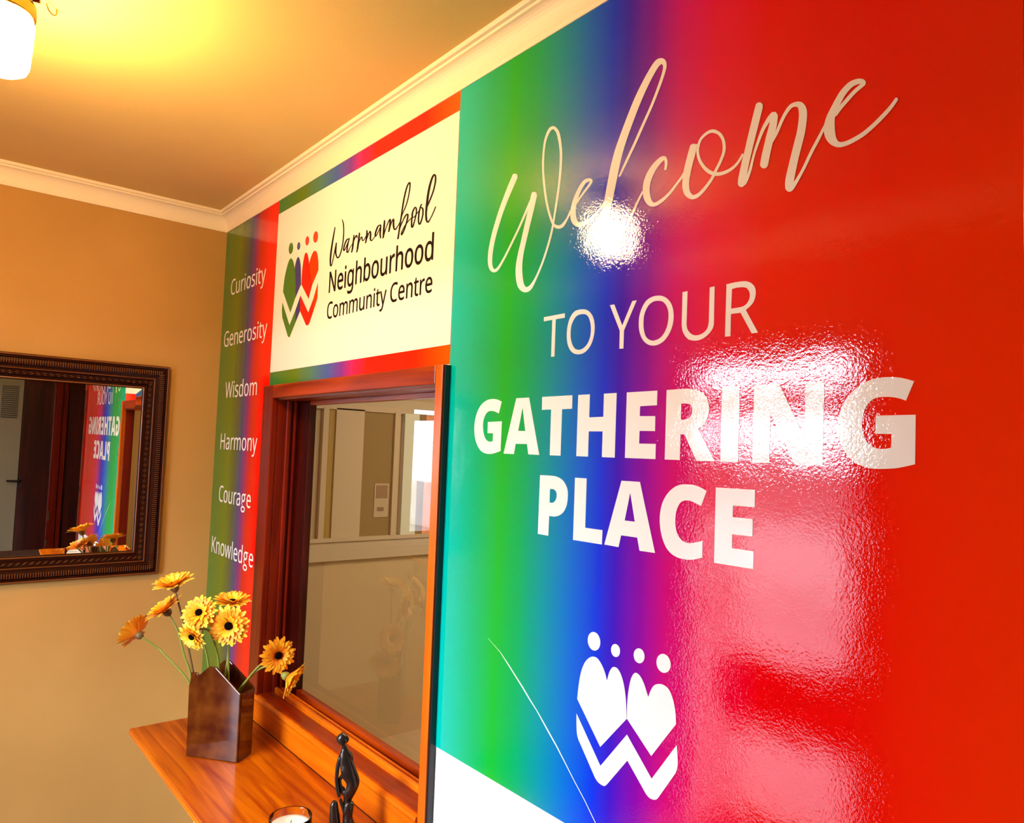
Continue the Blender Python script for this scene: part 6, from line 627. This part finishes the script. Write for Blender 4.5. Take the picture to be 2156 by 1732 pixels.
letters('emblem', 'so', SX, LO, sg, 'orange quarter of the emblem')
cl = thing('word_panel', 'narrow green to red wall panel listing six values in thin cream letters', 'wall panel')
obj('printed_sheet', boxes((-0.0013, 0, 2.5745, YB, 0.62, ZK)), COLUMN, cl)
for wd in ('Curiosity', 'Generosity', 'Wisdom', 'Harmony', 'Courage', 'Knowledge'):
    letters('lettering', wd, SX, VWHITE, cl, 'thin cream lettering reading ' + wd)

# ------------------------------------------------------------------ mirror on the back wall
MX0, MX1, MZ0, MZ1 = -1.36, -0.199, 1.074, 1.888
mi = thing('wall_mirror', 'rectangular wall mirror in a dark carved timber frame with fine gilt ticks', 'mirror', (0, 0, 0))
FR = mat('frame_dark', (0.020, 0.003, 0.001), 0.25, 0.3, coat=0.0)
FG = mat('frame_gilt', (0.16, 0.045, 0.006), 0.25, 0.6, coat=0.3)


def rect_sweep(prof, m, name, smooth=False):
    """profile of (inset from outer edge, height off the wall) mitred round the mirror"""
    bm = bmesh.new()
    R = []
    for d, h in prof:
        y = YB - h
        R.append([bm.verts.new(p) for p in ((MX0 + d, y, MZ0 + d), (MX1 - d, y, MZ0 + d), (MX1 - d, y, MZ1 - d), (MX0 + d, y, MZ1 - d))])
    for a, b in zip(R, R[1:]):
        for k in range(4):
            bm.faces.new((a[k], a[(k + 1) % 4], b[(k + 1) % 4], b[k]))
    return obj(name, bm, m, mi, smooth=smooth)


rect_sweep([(0, 0), (0, 0.024), (0.003, 0.027), (0.008, 0.027), (0.011, 0.024), (0.014, 0.024), (0.020, 0.031), (0.030, 0.034), (0.040, 0.031),
            (0.046, 0.025), (0.050, 0.025), (0.053, 0.027), (0.056, 0.025), (0.060, 0.020), (0.067, 0.019), (0.075, 0.018), (0.079, 0.012), (0.084, 0.011),
            (0.087, 0.014), (0.091, 0.014), (0.094, 0.011), (0.096, 0.006)], FR, 'frame')
rect_sweep([(0.0855, 0.012), (0.0865, 0.0150), (0.0895, 0.0155), (0.0910, 0.0145)], FG, 'inner_bead')
rect_sweep([(0.0510, 0.0255), (0.0525, 0.0275), (0.0545, 0.0270), (0.0555, 0.025)], FG, 'middle_bead')
rect_sweep([(0.0020, 0.0265), (0.0035, 0.0283), (0.0065, 0.0283), (0.0085, 0.0265)], FG, 'outer_bead')
# reeded ticks on the rounded band and a rope of leaves near the glass
bm = bmesh.new()


def along(step, d, fn):
    x = MX0 + d
    while x < MX1 - d:
        fn(x, MZ1 - d, 'h')
        fn(x, MZ0 + d, 'h')
        x += step
    z = MZ0 + d
    while z < MZ1 - d:
        fn(MX1 - d, z, 'v')
        fn(MX0 + d, z, 'v')
        z += step


def tick(x, z, o):
    h = 0.0075 + 0.002 * random.random()
    if o == 'h':
        box(bm, x - 0.0011, x + 0.0011, YB - 0.0352, YB - 0.031, z - h, z + h)
    else:
        box(bm, x - h, x + h, YB - 0.0352, YB - 0.031, z - 0.0011, z + 0.0011)


along(0.0078, 0.029, tick)
tag(obj('reeding', bm, FG, mi, bevel=0.0006, segs=1), kind='stuff')
bm = bmesh.new()


def leaf(x, z, o):
    a, b = (0.0075, 0.003) if o == 'h' else (0.003, 0.0075)
    s = bmesh.ops.create_icosphere(bm, subdivisions=1, radius=1)
    for v in s['verts']:
        v.co = Vector((x + v.co.x * a + v.co.z * b * 0.5, YB - 0.0205 - abs(v.co.y) * 0.003 * 1, z + v.co.z * b + v.co.x * a * 0.25 * (1 if o == 'h' else 1)))


along(0.021, 0.066, leaf)
along(0.021, 0.0705, leaf)
tag(obj('leaf_rope', bm, FG, mi, smooth=True), kind='stuff')
MIR = mat('silvered_glass', (0.86, 0.88, 0.86), 0.0, 0.5, 1.0)
gx0, gx1, gz0, gz1 = MX0 + 0.094, MX1 - 0.094, MZ0 + 0.094, MZ1 - 0.094
bv = 0.022
bm = bmesh.new()
vs = [bm.verts.new(p) for p in ((gx0 + bv, YB - 0.0105, gz0 + bv), (gx1 - bv, YB - 0.0105, gz0 + bv), (gx1 - bv, YB - 0.0130, gz1 - bv), (gx0 + bv, YB - 0.0130, gz1 - bv))]
wv = [bm.verts.new(p) for p in ((gx0, YB - 0.0085, gz0), (gx1, YB - 0.0085, gz0), (gx1, YB - 0.0123, gz1), (gx0, YB - 0.0123, gz1))]
bm.faces.new(vs)
obj('mirror_glass', bm, MIR, mi)
bm = bmesh.new()
vs = [bm.verts.new(p) for p in ((gx0 + bv, YB - 0.0105, gz0 + bv), (gx1 - bv, YB - 0.0105, gz0 + bv), (gx1 - bv, YB - 0.0130, gz1 - bv), (gx0 + bv, YB - 0.0130, gz1 - bv))]
wv = [bm.verts.new(p) for p in ((gx0, YB - 0.0085, gz0), (gx1, YB - 0.0085, gz0), (gx1, YB - 0.0123, gz1), (gx0, YB - 0.0123, gz1))]
for k in range(4):
    bm.faces.new((wv[k], wv[(k + 1) % 4], vs[(k + 1) % 4], vs[k]))
obj('bevelled_edge', bm, MIR, mi)

# ------------------------------------------------------------------ end of the mural wall and the hall behind the camera (seen in the mirror)
struct('trim_4', boxes((-0.012, 0.13, 0.236, 0.2725, 0, ZC)), WOODZ, bevel=0.003)
struct('shade_strip', boxes((AT + 0.005, -0.002, 1.4415, 1.4468, 0.50, 1.802)), BLACKM, win)  # added black strip standing in for the shade beside the architrave
ds = sroot('door_2')
struct('latch', boxes((-0.016, -0.0125, 0.262, 0.2715, 1.185, 1.225)), BLACKM, ds)
struct('door_leaf', boxes((-0.225, -0.006, -1.298, -1.262, 0.0, 2.10)), DARKW, ds)
struct('door_post', boxes((-0.005, 0.06, -1.298, -1.20, 0.0, 2.35)), WOODZ, ds, bevel=0.004)
struct('door_post', boxes((0.066, 0.105, -1.298, -1.23, 0.0, 2.35)), WOODZ, ds, bevel=0.004)
struct('strike_plate', boxes((0.0, 0.012, -1.2, -1.196, 0.83, 0.91)), CHROME, ds)
struct('strike_plate', boxes((0.0, 0.012, -1.2, -1.196, 0.62, 0.66)), CHROME, ds)
struct('dark_panel', boxes((0.105, 0.80, -1.298, -1.27, 0.0, 2.35)), DARKW, ds)
d3 = sroot('door_3')
lf = struct('door_leaf', boxes((-0.95, -0.228, -1.298, -1.262, 0.0, 2.12)), GREYP, d3)
for k in range(17):
    z = 1.70 + k * 0.0175
    struct('louvre_slat', boxes((-0.38, -0.262, -1.262, -1.252, z, z + 0.007)), BLACKM, d3)
bm = bmesh.new()
sweep(bm, [(-0.212, -1.262, 1.165), (-0.212, -1.225, 1.165), (-0.218, -1.215, 1.165), (-0.31, -1.212, 1.168)], [0.010, 0.010, 0.010, 0.008], 10)
struct('door_handle', bm, BLACKM, d3)
struct('handle_plate', boxes((-0.226, -0.198, -1.262, -1.255, 1.10, 1.20)), BLACKM, d3)
struct('header', boxes((-0.95, -0.225, -1.298, -1.255, 2.12, ZC)), GREYP, d3)
struct('dark_header', boxes((-0.225, 0.80, -1.298, -1.26, 2.10, ZC)), DARKW, ds)

# ------------------------------------------------------------------ glazed street door opposite the mural (seen in the gloss and the mirror)
d1 = sroot('door_1')
X0, X1 = XL - 0.075, XL - 0.035
struct('door_frame', boxes((XL - 0.1, XL + 0.01, DY0 - 0.04, DY0, 0, DZ + 0.04), (XL - 0.1, XL + 0.01, DY1, DY1 + 0.04, 0, DZ + 0.04), (XL - 0.1, XL + 0.01, DY0, DY1, DZ, DZ + 0.04)), WOODZ, d1)
struct('transom_rail', boxes((X0, X1, DY0, DY1, 1.80, 1.915)), WOODY, d1)
struct('mullion', boxes((X0, X1, 1.90, 1.955, 0, 1.80)), WOODZ, d1)
struct('middle_rail', boxes((X0, X1, DY0, 1.90, 0.475, 0.785)), WOODY, d1)
struct('door_rail', boxes((X0, X1, DY0, 1.90, 0.0, 0.12)), WOODY, d1)
struct('threshold', boxes((XL - 0.1, XL, DY0, DY1, -0.01, 0.015)), WOODY, d1)

# outside the door
PAV = mottled('paving', (0.11, 0.10, 0.11), (0.14, 0.13, 0.14), 6, 0.8)
struct('ground', boxes((-30, XL - 0.1, -20, 25, -0.14, -0.04)), PAV)
gw = mat('garden_wall_paint', (0.11, 0.10, 0.11), 0.8)
tag(obj('garden_wall', boxes((-7.2, -7.0, -8, 18, -0.06, 0.85)), mat('low_wall_white', (0.32, 0.30, 0.31), 0.8)), 'low white garden wall outside the street door', 'wall')
hz = thing('house', 'pale rendered house across the street outside the door', 'house')
obj('house_wall', boxes((-14, -13.4, -12, 24, -0.06, 1.7)), gw, hz)
bm = bmesh.new()
prism(bm, [(-14.3, 1.68), (-13.1, 1.68), (-13.1, 1.76), (-15.5, 1.78)], 'y', -12.2, 24.2)
obj('roof', bm, mat('roof_grey', (0.3, 0.28, 0.3), 0.7), hz)

# ------------------------------------------------------------------ ceiling lamp
la = thing('ceiling_lamp', 'brass-collared glass jar ceiling lamp glowing warm white', 'lamp', (-0.900, 1.775, 0))
LG_ = mat('lit_glass', (1, 0.9, 0.7), 0.3, emit=(1.0, 0.63, 0.23), estr=LAMP)
bm = bmesh.new()
lathe(bm, [(0.020, 2.326), (0.040, 2.328), (0.049, 2.334), (0.053, 2.345), (0.056, 2.40), (0.057, 2.430), (0.054, 2.441), (0.046, 2.447)], 40)
obj('glass_jar', bm, LG_, la, smooth=True)
bm = bmesh.new()
lathe(bm, [(0.050, 2.444), (0.0575, 2.445), (0.0585, 2.449), (0.0565, 2.452), (0.0585, 2.456), (0.0565, 2.460), (0.058, 2.466), (0.056, 2.474), (0.040, 2.482), (0.022, 2.486), (0.022, 2.515)], 40)
obj('screw_collar', bm, BRASS, la, smooth=True)
bm = bmesh.new()
lathe(bm, [(0.022, 2.510), (0.050, 2.520), (0.066, 2.545), (0.066, ZC)], 40)
obj('ceiling_rose', bm, BRASS, la, smooth=True)
for a in (0.0, 2.1, 4.2):
    a -= 0.35
    bm = bmesh.new()
    sweep(bm, [(0.050 * math.cos(a), 0.050 * math.sin(a), 2.486), (0.064 * math.cos(a), 0.064 * math.sin(a), 2.486)], [0.0045, 0.0055], 10)
    obj('thumb_screw', bm, mat('dark_brass', (0.10, 0.02, 0.004), 0.3, metal=1), la)
hk = thing('ceiling_hook', 'tiny bent wire hook on the ceiling beside the lamp', 'hook', (0, 0, 0))
bm = bmesh.new()
sweep(bm, crom([(-0.795, 1.90, ZC + 0.002), (-0.795, 1.90, ZC - 0.012), (-0.800, 1.896, ZC - 0.018), (-0.810, 1.885, ZC - 0.018), (-0.818, 1.872, ZC - 0.010)], 4), 0.0016, 8)
obj('hook_wire', bm, BRASS, hk)

# ------------------------------------------------------------------ house-shaped vase
GLZ = mat('brown_glaze', (0.085, 0.022, 0.006), 0.07, 0.45, coat=0.15)
n, l, b = nodes(GLZ)
tc = n.new('ShaderNodeTexCoord'); nz = n.new('ShaderNodeTexNoise'); nz.inputs['Scale'].default_value = 18
rp = n.new('ShaderNodeValToRGB')
rp.color_ramp.elements[0].color = (0.05, 0.006, 0.001, 1); rp.color_ramp.elements[0].position = 0.35
rp.color_ramp.elements[1].color = (0.12, 0.028, 0.003, 1); rp.color_ramp.elements[1].position = 0.7
l.new(tc.outputs['Object'], nz.inputs['Vector']); l.new(nz.outputs[0], rp.inputs[0]); l.new(rp.outputs[0], b.inputs['Base Color'])
va = thing('vase', 'glossy dark brown ceramic vase shaped like an open-topped little house', 'vase', (-0.2885, 2.336, 0.6552), (0, 0, math.radians(-52.73)))
T = 0.007
W_, D_ = 0.173, 0.077


def gable(y0, y1, chimney):
    pts = [(0, 0), (W_, 0), (W_, 0.200), (0.086, 0.270), (0.062, 0.270)]
    pts += [(0.028, 0.240), (0.024, 0.247), (0.0, 0.247), (0.0, 0.222), (-0.004, 0.205)] if chimney else [(0.0, 0.205)]
    bm = bmesh.new()
    prism(bm, pts, 'y', y0, y1)
    return bm


obj('front_gable', gable(0, T, True), GLZ, va, bevel=0.0034, segs=3)
obj('back_gable', gable(D_ - T, D_, False), GLZ, va, bevel=0.0034, segs=3)
obj('side_wall', boxes((0, T, T, D_ - T, 0, 0.200)), GLZ, va)
obj('side_wall', boxes((W_ - T, W_, T, D_ - T, 0, 0.197)), GLZ, va)
obj('base', boxes((T, W_ - T, T, D_ - T, 0, 0.008)), GLZ, va)

# ------------------------------------------------------------------ gerberas
PET1 = mat('petal_yellow', (1.0, 0.50, 0.004), 0.55)
PET2 = mat('petal_orange', (0.98, 0.34, 0.004), 0.55)
PETB = mat('petal_pale', (1.0, 0.70, 0.03), 0.55)
for m_ in (PET1, PET2, PETB):
    nodes(m_)[2].inputs['Subsurface Weight'].default_value = 0.15
    nodes(m_)[2].inputs['Subsurface Radius'].default_value = (0.01, 0.006, 0.001)
for m_, c0, c1, c2 in ((PET1, (0.95, 0.26, 0.002), (1.0, 0.46, 0.004), (1.0, 0.66, 0.03)), (PET2, (0.92, 0.20, 0.002), (0.98, 0.32, 0.003), (1.0, 0.46, 0.012)), (PETB, (0.98, 0.36, 0.003), (1.0, 0.62, 0.01), (1.0, 0.80, 0.10))):
    n, l, b = nodes(m_)
    tc = n.new('ShaderNodeTexCoord')
    sp = n.new('ShaderNodeSeparateXYZ')
    rp = n.new('ShaderNodeValToRGB')
    rp.color_ramp.elements[0].color = (*c0, 1)
    rp.color_ramp.elements[0].position = 0.1
    rp.color_ramp.elements[1].color = (*c2, 1)
    e_ = rp.color_ramp.elements.new(0.6)
    e_.color = (*c1, 1)
    l.new(tc.outputs['Generated'], sp.inputs[0])
    l.new(sp.outputs['X'], rp.inputs[0])
    l.new(rp.outputs[0], b.inputs['Base Color'])
DISC = bump(mat('flower_eye', (0.004, 0.0015, 0.001), 0.9, 0.05), 900, 0.8, 0.002)
RUFF = mat('flower_ruff', (0.60, 0.14, 0.003), 0.7)
STEM = mat('stem_green', (0.20, 0.24, 0.03), 0.5)
STEMD = mat('stem_dark', (0.13, 0.07, 0.02), 0.5)


def petal_mesh(name, L, Wd, lift, m, curl=0.0):
    """a long tongue petal from the middle outwards, cupped and notched at the tip"""
    bm = bmesh.new()
    rows = []
    for i in range(7):
        t = i / 6
        wv_ = Wd * (0.34, 0.55, 0.76, 0.93, 1.0, 0.88, 0.42)[i]
        x = 0.12 * L + 0.88 * L * t
        z = lift * L * t - curl * L * t * t
        rows.append([bm.verts.new((x + (0.03 * L if i == 6 and k == 1 else 0), (k - 1) * wv_ / 2, z + (0.0012 if k != 1 else 0) * (1 - t * 0.3))) for k in range(3)])
    for a, c in zip(rows, rows[1:]):
        for k in range(2):
            bm.faces.new((a[k], a[k + 1], c[k + 1], c[k]))
    me = bpy.data.meshes.new(name)
    bm.to_mesh(me)
    bm.free()
    me.materials.append(m)
    for p in me.polygons:
        p.use_smooth = True
    return me


def gerbera(i, c, d, R, stem, label):
    c, d = Vector(c), Vector(d).normalized()
    side = i in (0, 2, 5)
    head = d.to_track_quat('Z', 'Y').to_matrix().to_4x4()
    head.translation = c
    fl = thing('gerbera', label, 'flower', stem[-1], group='gerberas in the brown vase')
    base = Matrix.Translation(-Vector(stem[-1]))
    lift = {0: 0.45, 1: 0.38, 2: 0.55, 5: 0.38, 8: 0.60, 7: 0.14, 4: 0.22}.get(i, 0.16)
    main = (PETB, PET2, PET2, PET1, PETB, PETB, PET1, PET2, PET2)[i]
    rings = ((27, 1.0, lift, PETB if i in (4,) else main, 0.10), (22, 0.80, lift + 0.20, PET1 if main is PET2 else PET2, 0.05), (16, 0.55, lift + 0.42, main, 0.0))
    for q, (cnt, s, lf_, m_, cu_) in enumerate(rings):
        mes = [petal_mesh('petal', R * s * (0.94 + 0.1 * v), R * 0.245 * (1 - 0.10 * q), lf_ + 0.06 * v, m_, cu_ + 0.10 * v) for v in (0, 1)]
        for k in range(cnt):
            a = 2 * PI * k / cnt + q * 0.13 + random.uniform(-0.06, 0.06)
            p = bpy.data.objects.new('petal', mes[k % 2])
            C.objects.link(p)
            p.parent = fl
            p.matrix_local = base @ head @ Matrix.Rotation(a, 4, 'Z') @ Matrix.Rotation(random.uniform(-0.10, 0.10), 4, 'X') @ Matrix.Rotation(random.uniform(-0.07, 0.07), 4, 'Y')
    bm = bmesh.new()
    lathe(bm, [(0.001, 0.004), (R * 0.13, 0.0045), (R * 0.19, 0.003), (R * 0.205, 0.0), (R * 0.15, -0.003)], 18)
    o = obj('flower_eye', bm, DISC, fl, smooth=True)
    o.matrix_local = base @ head @ Matrix.Translation((0, 0, R * 0.15))
    bm = bmesh.new()
    for k in range(26):
        a = 2 * PI * k / 26
        sweep(bm, [(R * 0.19 * math.cos(a), R * 0.19 * math.sin(a), 0), (R * 0.25 * math.cos(a), R * 0.25 * math.sin(a), R * 0.06)], [0.0009, 0.0007], 4)
    o = tag(obj('floret_ring', bm, RUFF, fl), kind='stuff')
    o.matrix_local = base @ head @ Matrix.Translation((0, 0, R * 0.06))
    bm = bmesh.new()
    lathe(bm, [(0.003, -R * 0.34), (R * 0.13, -R * 0.30), (R * 0.22, -R * 0.16), (R * 0.24, 0.0), (R * 0.20, R * 0.03)], 14)
    o = obj('calyx', bm, STEM if i in (7, 8) else STEMD, fl, smooth=True)
    o.matrix_local = base @ head
    bm = bmesh.new()
    P = crom([c - d * R * 0.30] + [c - d * R * 0.45] * (i in (7, 8)) + [Vector(s_) for s_ in stem[1:]], 6)
    sweep(bm, P, [0.0026 + 0.0010 * k / len(P) for k in range(len(P))], 8)
    o = obj('stem', bm, STEM if i != 0 else STEMD, fl, smooth=True)
    o.matrix_local = base
    return fl


LAB = ['tallest gerbera, yellow, facing straight up', 'orange gerbera tilted up and away, just below the tallest one',
       'gerbera bowing out furthest towards the mirror, seen from behind', 'yellow gerbera with a dark eye facing up, between the others',
       'pale yellow gerbera drooping on an arched stem in the middle', 'yellow gerbera seen edge-on against the red words panel',
       'largest yellow gerbera, round dark eye facing the room', 'orange gerbera with dark eye leaning towards the window glass',
       'lowest orange gerbera, hanging over the window sill']
FL = [
    ([-0.3395, 2.3722, 1.157], [-0.286, -0.109, 0.952], 0.0576, [[-0.332, 2.3682, 1.1257], [-0.3131, 2.3576, 1.056], [-0.296, 2.349, 0.9776], [-0.2773, 2.3397, 0.892], [-0.2513, 2.3263, 0.778]]),
    ([-0.3537, 2.3892, 1.0829], [-0.584, 0.084, 0.808], 0.0576, [[-0.3322, 2.3731, 1.0594], [-0.3219, 2.3675, 1.0196], [-0.303, 2.3569, 0.9484], [-0.2866, 2.3469, 0.8988], [-0.2623, 2.3355, 0.7774]]),
    ([-0.4171, 2.4339, 1.0107], [-0.468, 0.759, 0.452], 0.053, [[-0.4044, 2.424, 1.0027], [-0.3688, 2.4098, 0.9713], [-0.3498, 2.3955, 0.9506], [-0.2882, 2.3502, 0.8713], [-0.2568, 2.3309, 0.7777]]),
    ([-0.2888, 2.2831, 1.0887], [-0.581, -0.673, 0.458], 0.0509, [[-0.2831, 2.2931, 1.0652], [-0.262, 2.3192, 1.0008], [-0.2414, 2.321, 0.9193], [-0.2257, 2.3183, 0.7753]]),
    ([-0.3094, 2.2655, 1.0283], [-0.775, -0.471, -0.421], 0.0446, [[-0.2985, 2.2758, 1.0302], [-0.2847, 2.2831, 1.0408], [-0.2513, 2.2955, 1.027], [-0.2268, 2.3052, 0.9706], [-0.2129, 2.3112, 0.9087], [-0.2032, 2.3129, 0.7725]]),
    ([-0.1905, 2.2915, 1.105], [-0.042, -0.226, 0.973], 0.054, [[-0.1947, 2.2966, 1.0829], [-0.1928, 2.2998, 1.0173], [-0.1941, 2.2928, 0.9473], [-0.2002, 2.2894, 0.885], [-0.2015, 2.2849, 0.7803]]),
    ([-0.2145, 2.2372, 1.0527], [-0.6, -0.8, -0.003], 0.0596, [[-0.2101, 2.2476, 1.0374], [-0.202, 2.2709, 0.9819], [-0.1956, 2.2728, 0.8814], [-0.1926, 2.2776, 0.7807]]),
    ([-0.1017, 2.1366, 0.9716], [-0.025, -0.998, 0.059], 0.0523, [[-0.1116, 2.1582, 0.9652], [-0.1352, 2.1933, 0.931], [-0.1572, 2.2279, 0.8837], [-0.17, 2.2543, 0.8451], [-0.1895, 2.276, 0.7664]]),
    ([-0.077, 2.1207, 0.909], [0.665, -0.588, -0.46], 0.0537, [[-0.0886, 2.1295, 0.9198], [-0.1004, 2.1517, 0.9273], [-0.1209, 2.1814, 0.9302], [-0.1441, 2.2156, 0.903], [-0.1658, 2.2505, 0.8482], [-0.1807, 2.2686, 0.7669]]),]
for i, (c_, d_, R_, s_) in enumerate(FL):
    gerbera(i, c_, d_, R_, s_, LAB[i])

# ------------------------------------------------------------------ candle glass
cg = thing('candle_glass', 'clear glass tumbler holding a white candle on the shelf', 'candle', (-0.2374, 1.6892, 0.6552))
cgl = mat('clear_glass', (1, 1, 1), 0.02)
nodes(cgl)[2].inputs['Transmission Weight'].default_value = 1.0
nodes(cgl)[2].inputs['IOR'].default_value = 1.35
bm = bmesh.new()
lathe(bm, [(0.036, 0.0), (0.046, 0.004), (0.049, 0.030), (0.0495, 0.064), (0.0488, 0.066), (0.0475, 0.064), (0.0465, 0.030), (0.043, 0.010), (0.030, 0.007)], 48)
obj('glass', bm, cgl, cg, smooth=True)
wax = mat('white_wax', (0.9, 0.9, 0.9), 0.5)
bm = bmesh.new()
lathe(bm, [(0.030, 0.0075), (0.0425, 0.011), (0.0458, 0.030), (0.0460, 0.047), (0.040, 0.045), (0.004, 0.044)], 48)
obj('wax', bm, wax, cg, smooth=True)
bm = bmesh.new()
sweep(bm, [(0, 0, 0.043), (0.001, 0, 0.050), (0.003, 0.001, 0.055)], 0.0009, 6)
obj('wick', bm, BLACKM, cg)

# ------------------------------------------------------------------ carved figurine (flat plane through its foot that faces the room)
S = 1.7671 / 1542.7
FX, FY = 714.8, 1764.9
RG, UP, FW = Vector((0.7686, -0.6388, 0)).normalized(), Vector((0, 0, 1)), Vector((0.6388, 0.7686, 0))


def fp(px, py, d=0.0):
    return RG * ((px - FX) * S) + UP * ((FY - py) * S) + FW * (d * S)


fg = thing('figurine', 'slender dark carved figurine of a stooping mother with a child at her knees', 'statue', (-0.130, 1.645, 0.6552))
DKB = mat('dark_bronze', (0.020, 0.012, 0.010), 0.28, 0.6, 0.35)
bump(DKB, 120, 0.25, 0.002)


def skin(name, verts, edges, radii, parent, m, root=0):
    me = bpy.data.meshes.new(name)
    me.from_pydata(verts, edges, [])
    o = bpy.data.objects.new(name, me)
    C.objects.link(o)
    o.parent = parent
    sk = o.modifiers.new('skin', 'SKIN')
    me.skin_vertices[0].data
    for i, r in enumerate(radii):
        rr = r if isinstance(r, tuple) else (r, r)
        me.skin_vertices[0].data[i].radius = (rr[0] * S * 1.42, rr[1] * S * 1.42)
        me.skin_vertices[0].data[i].use_root = i == root
    sk.use_smooth_shade = True
    ss = o.modifiers.new('sub', 'SUBSURF')
    ss.levels = ss.render_levels = 2
    me.materials.append(m)
    return o


J = [ # px, py, depth, radius
    (741, 1652, 0, 11), (735, 1640, 0, 11), (727, 1622, 0, 7.5), (722, 1604, 0, 9.5), (719, 1590, 0, 8), (717, 1580, 0, 3.6), (714, 1571, 0, 4.5), (709, 1563, 0, 11), (703, 1556, 0, 8.5), (716, 1558, 0, 9), (726, 1562, 0, 4.5), (697, 1560, 0, 2.5),
    (711, 1594, -5, 4.5), (705, 1615, -7, 3.2), (704, 1640, -8, 3), (708, 1662, -9, 3), (713, 1677, -9, 3),
    (728, 1594, 5, 4.2), (732, 1614, 7, 3), (731, 1630, 2, 2.8), (724, 1640, -3, 2.8),
    (735, 1668, 0, 9), (728, 1682, 0, 6.5), (725, 1697, 0, 5), (726, 1720, 0, 5), (727, 1755, 0, 6),
    (716, 1634, -2, 3.5), (709, 1643, -3, 3), (711, 1660, -2, 4), (722, 1668, -1, 6)]
Ed = [(0, 1), (1, 2), (2, 3), (3, 4), (4, 5), (5, 6), (6, 7), (7, 8), (7, 9), (9, 10), (8, 11), (4, 12), (12, 13), (13, 14), (14, 15), (15, 16), (4, 17), (17, 18), (18, 19), (19, 20), (0, 21), (21, 22), (22, 23), (23, 24), (24, 25), (2, 26), (26, 27), (27, 28), (28, 29), (29, 21)]
skin('mother_body', [fp(*j[:3]) for j in J], Ed, [j[3] for j in J], fg, DKB)
J = [(735, 1735, -6, 8), (731, 1718, -6, 7), (731, 1703, -6, 5), (733, 1692, -6, 8.5), (733, 1684, -6, 7), (741, 1742, -8, 5), (751, 1733, -9, 4), (725, 1706, -8, 3.2), (718, 1690, -9, 2.8), (713, 1678, -9, 2.6)]
skin('child_body', [fp(*j[:3]) for j in J], [(0, 1), (1, 2), (2, 3), (3, 4), (0, 5), (5, 6), (2, 7), (7, 8), (8, 9)], [j[3] for j in J], fg, DKB)
J = [(702, 1683, -6, 5.5), (701, 1700, -6, 7), (702, 1718, -6, 6), (704, 1735, -6, 8), (702, 1757, -6, 8), (712, 1725, -8, 3)]
skin('second_child_body', [fp(*j[:3]) for j in J], [(0, 1), (1, 2), (2, 3), (3, 4), (2, 5)], [j[3] for j in J], fg, DKB)
bm = bmesh.new()
lathe(bm, [(0.040, 0.0), (0.043, 0.003), (0.042, 0.009), (0.036, 0.013), (0.010, 0.014)], 28)
o = obj('plinth', bm, DKB, fg, smooth=True)
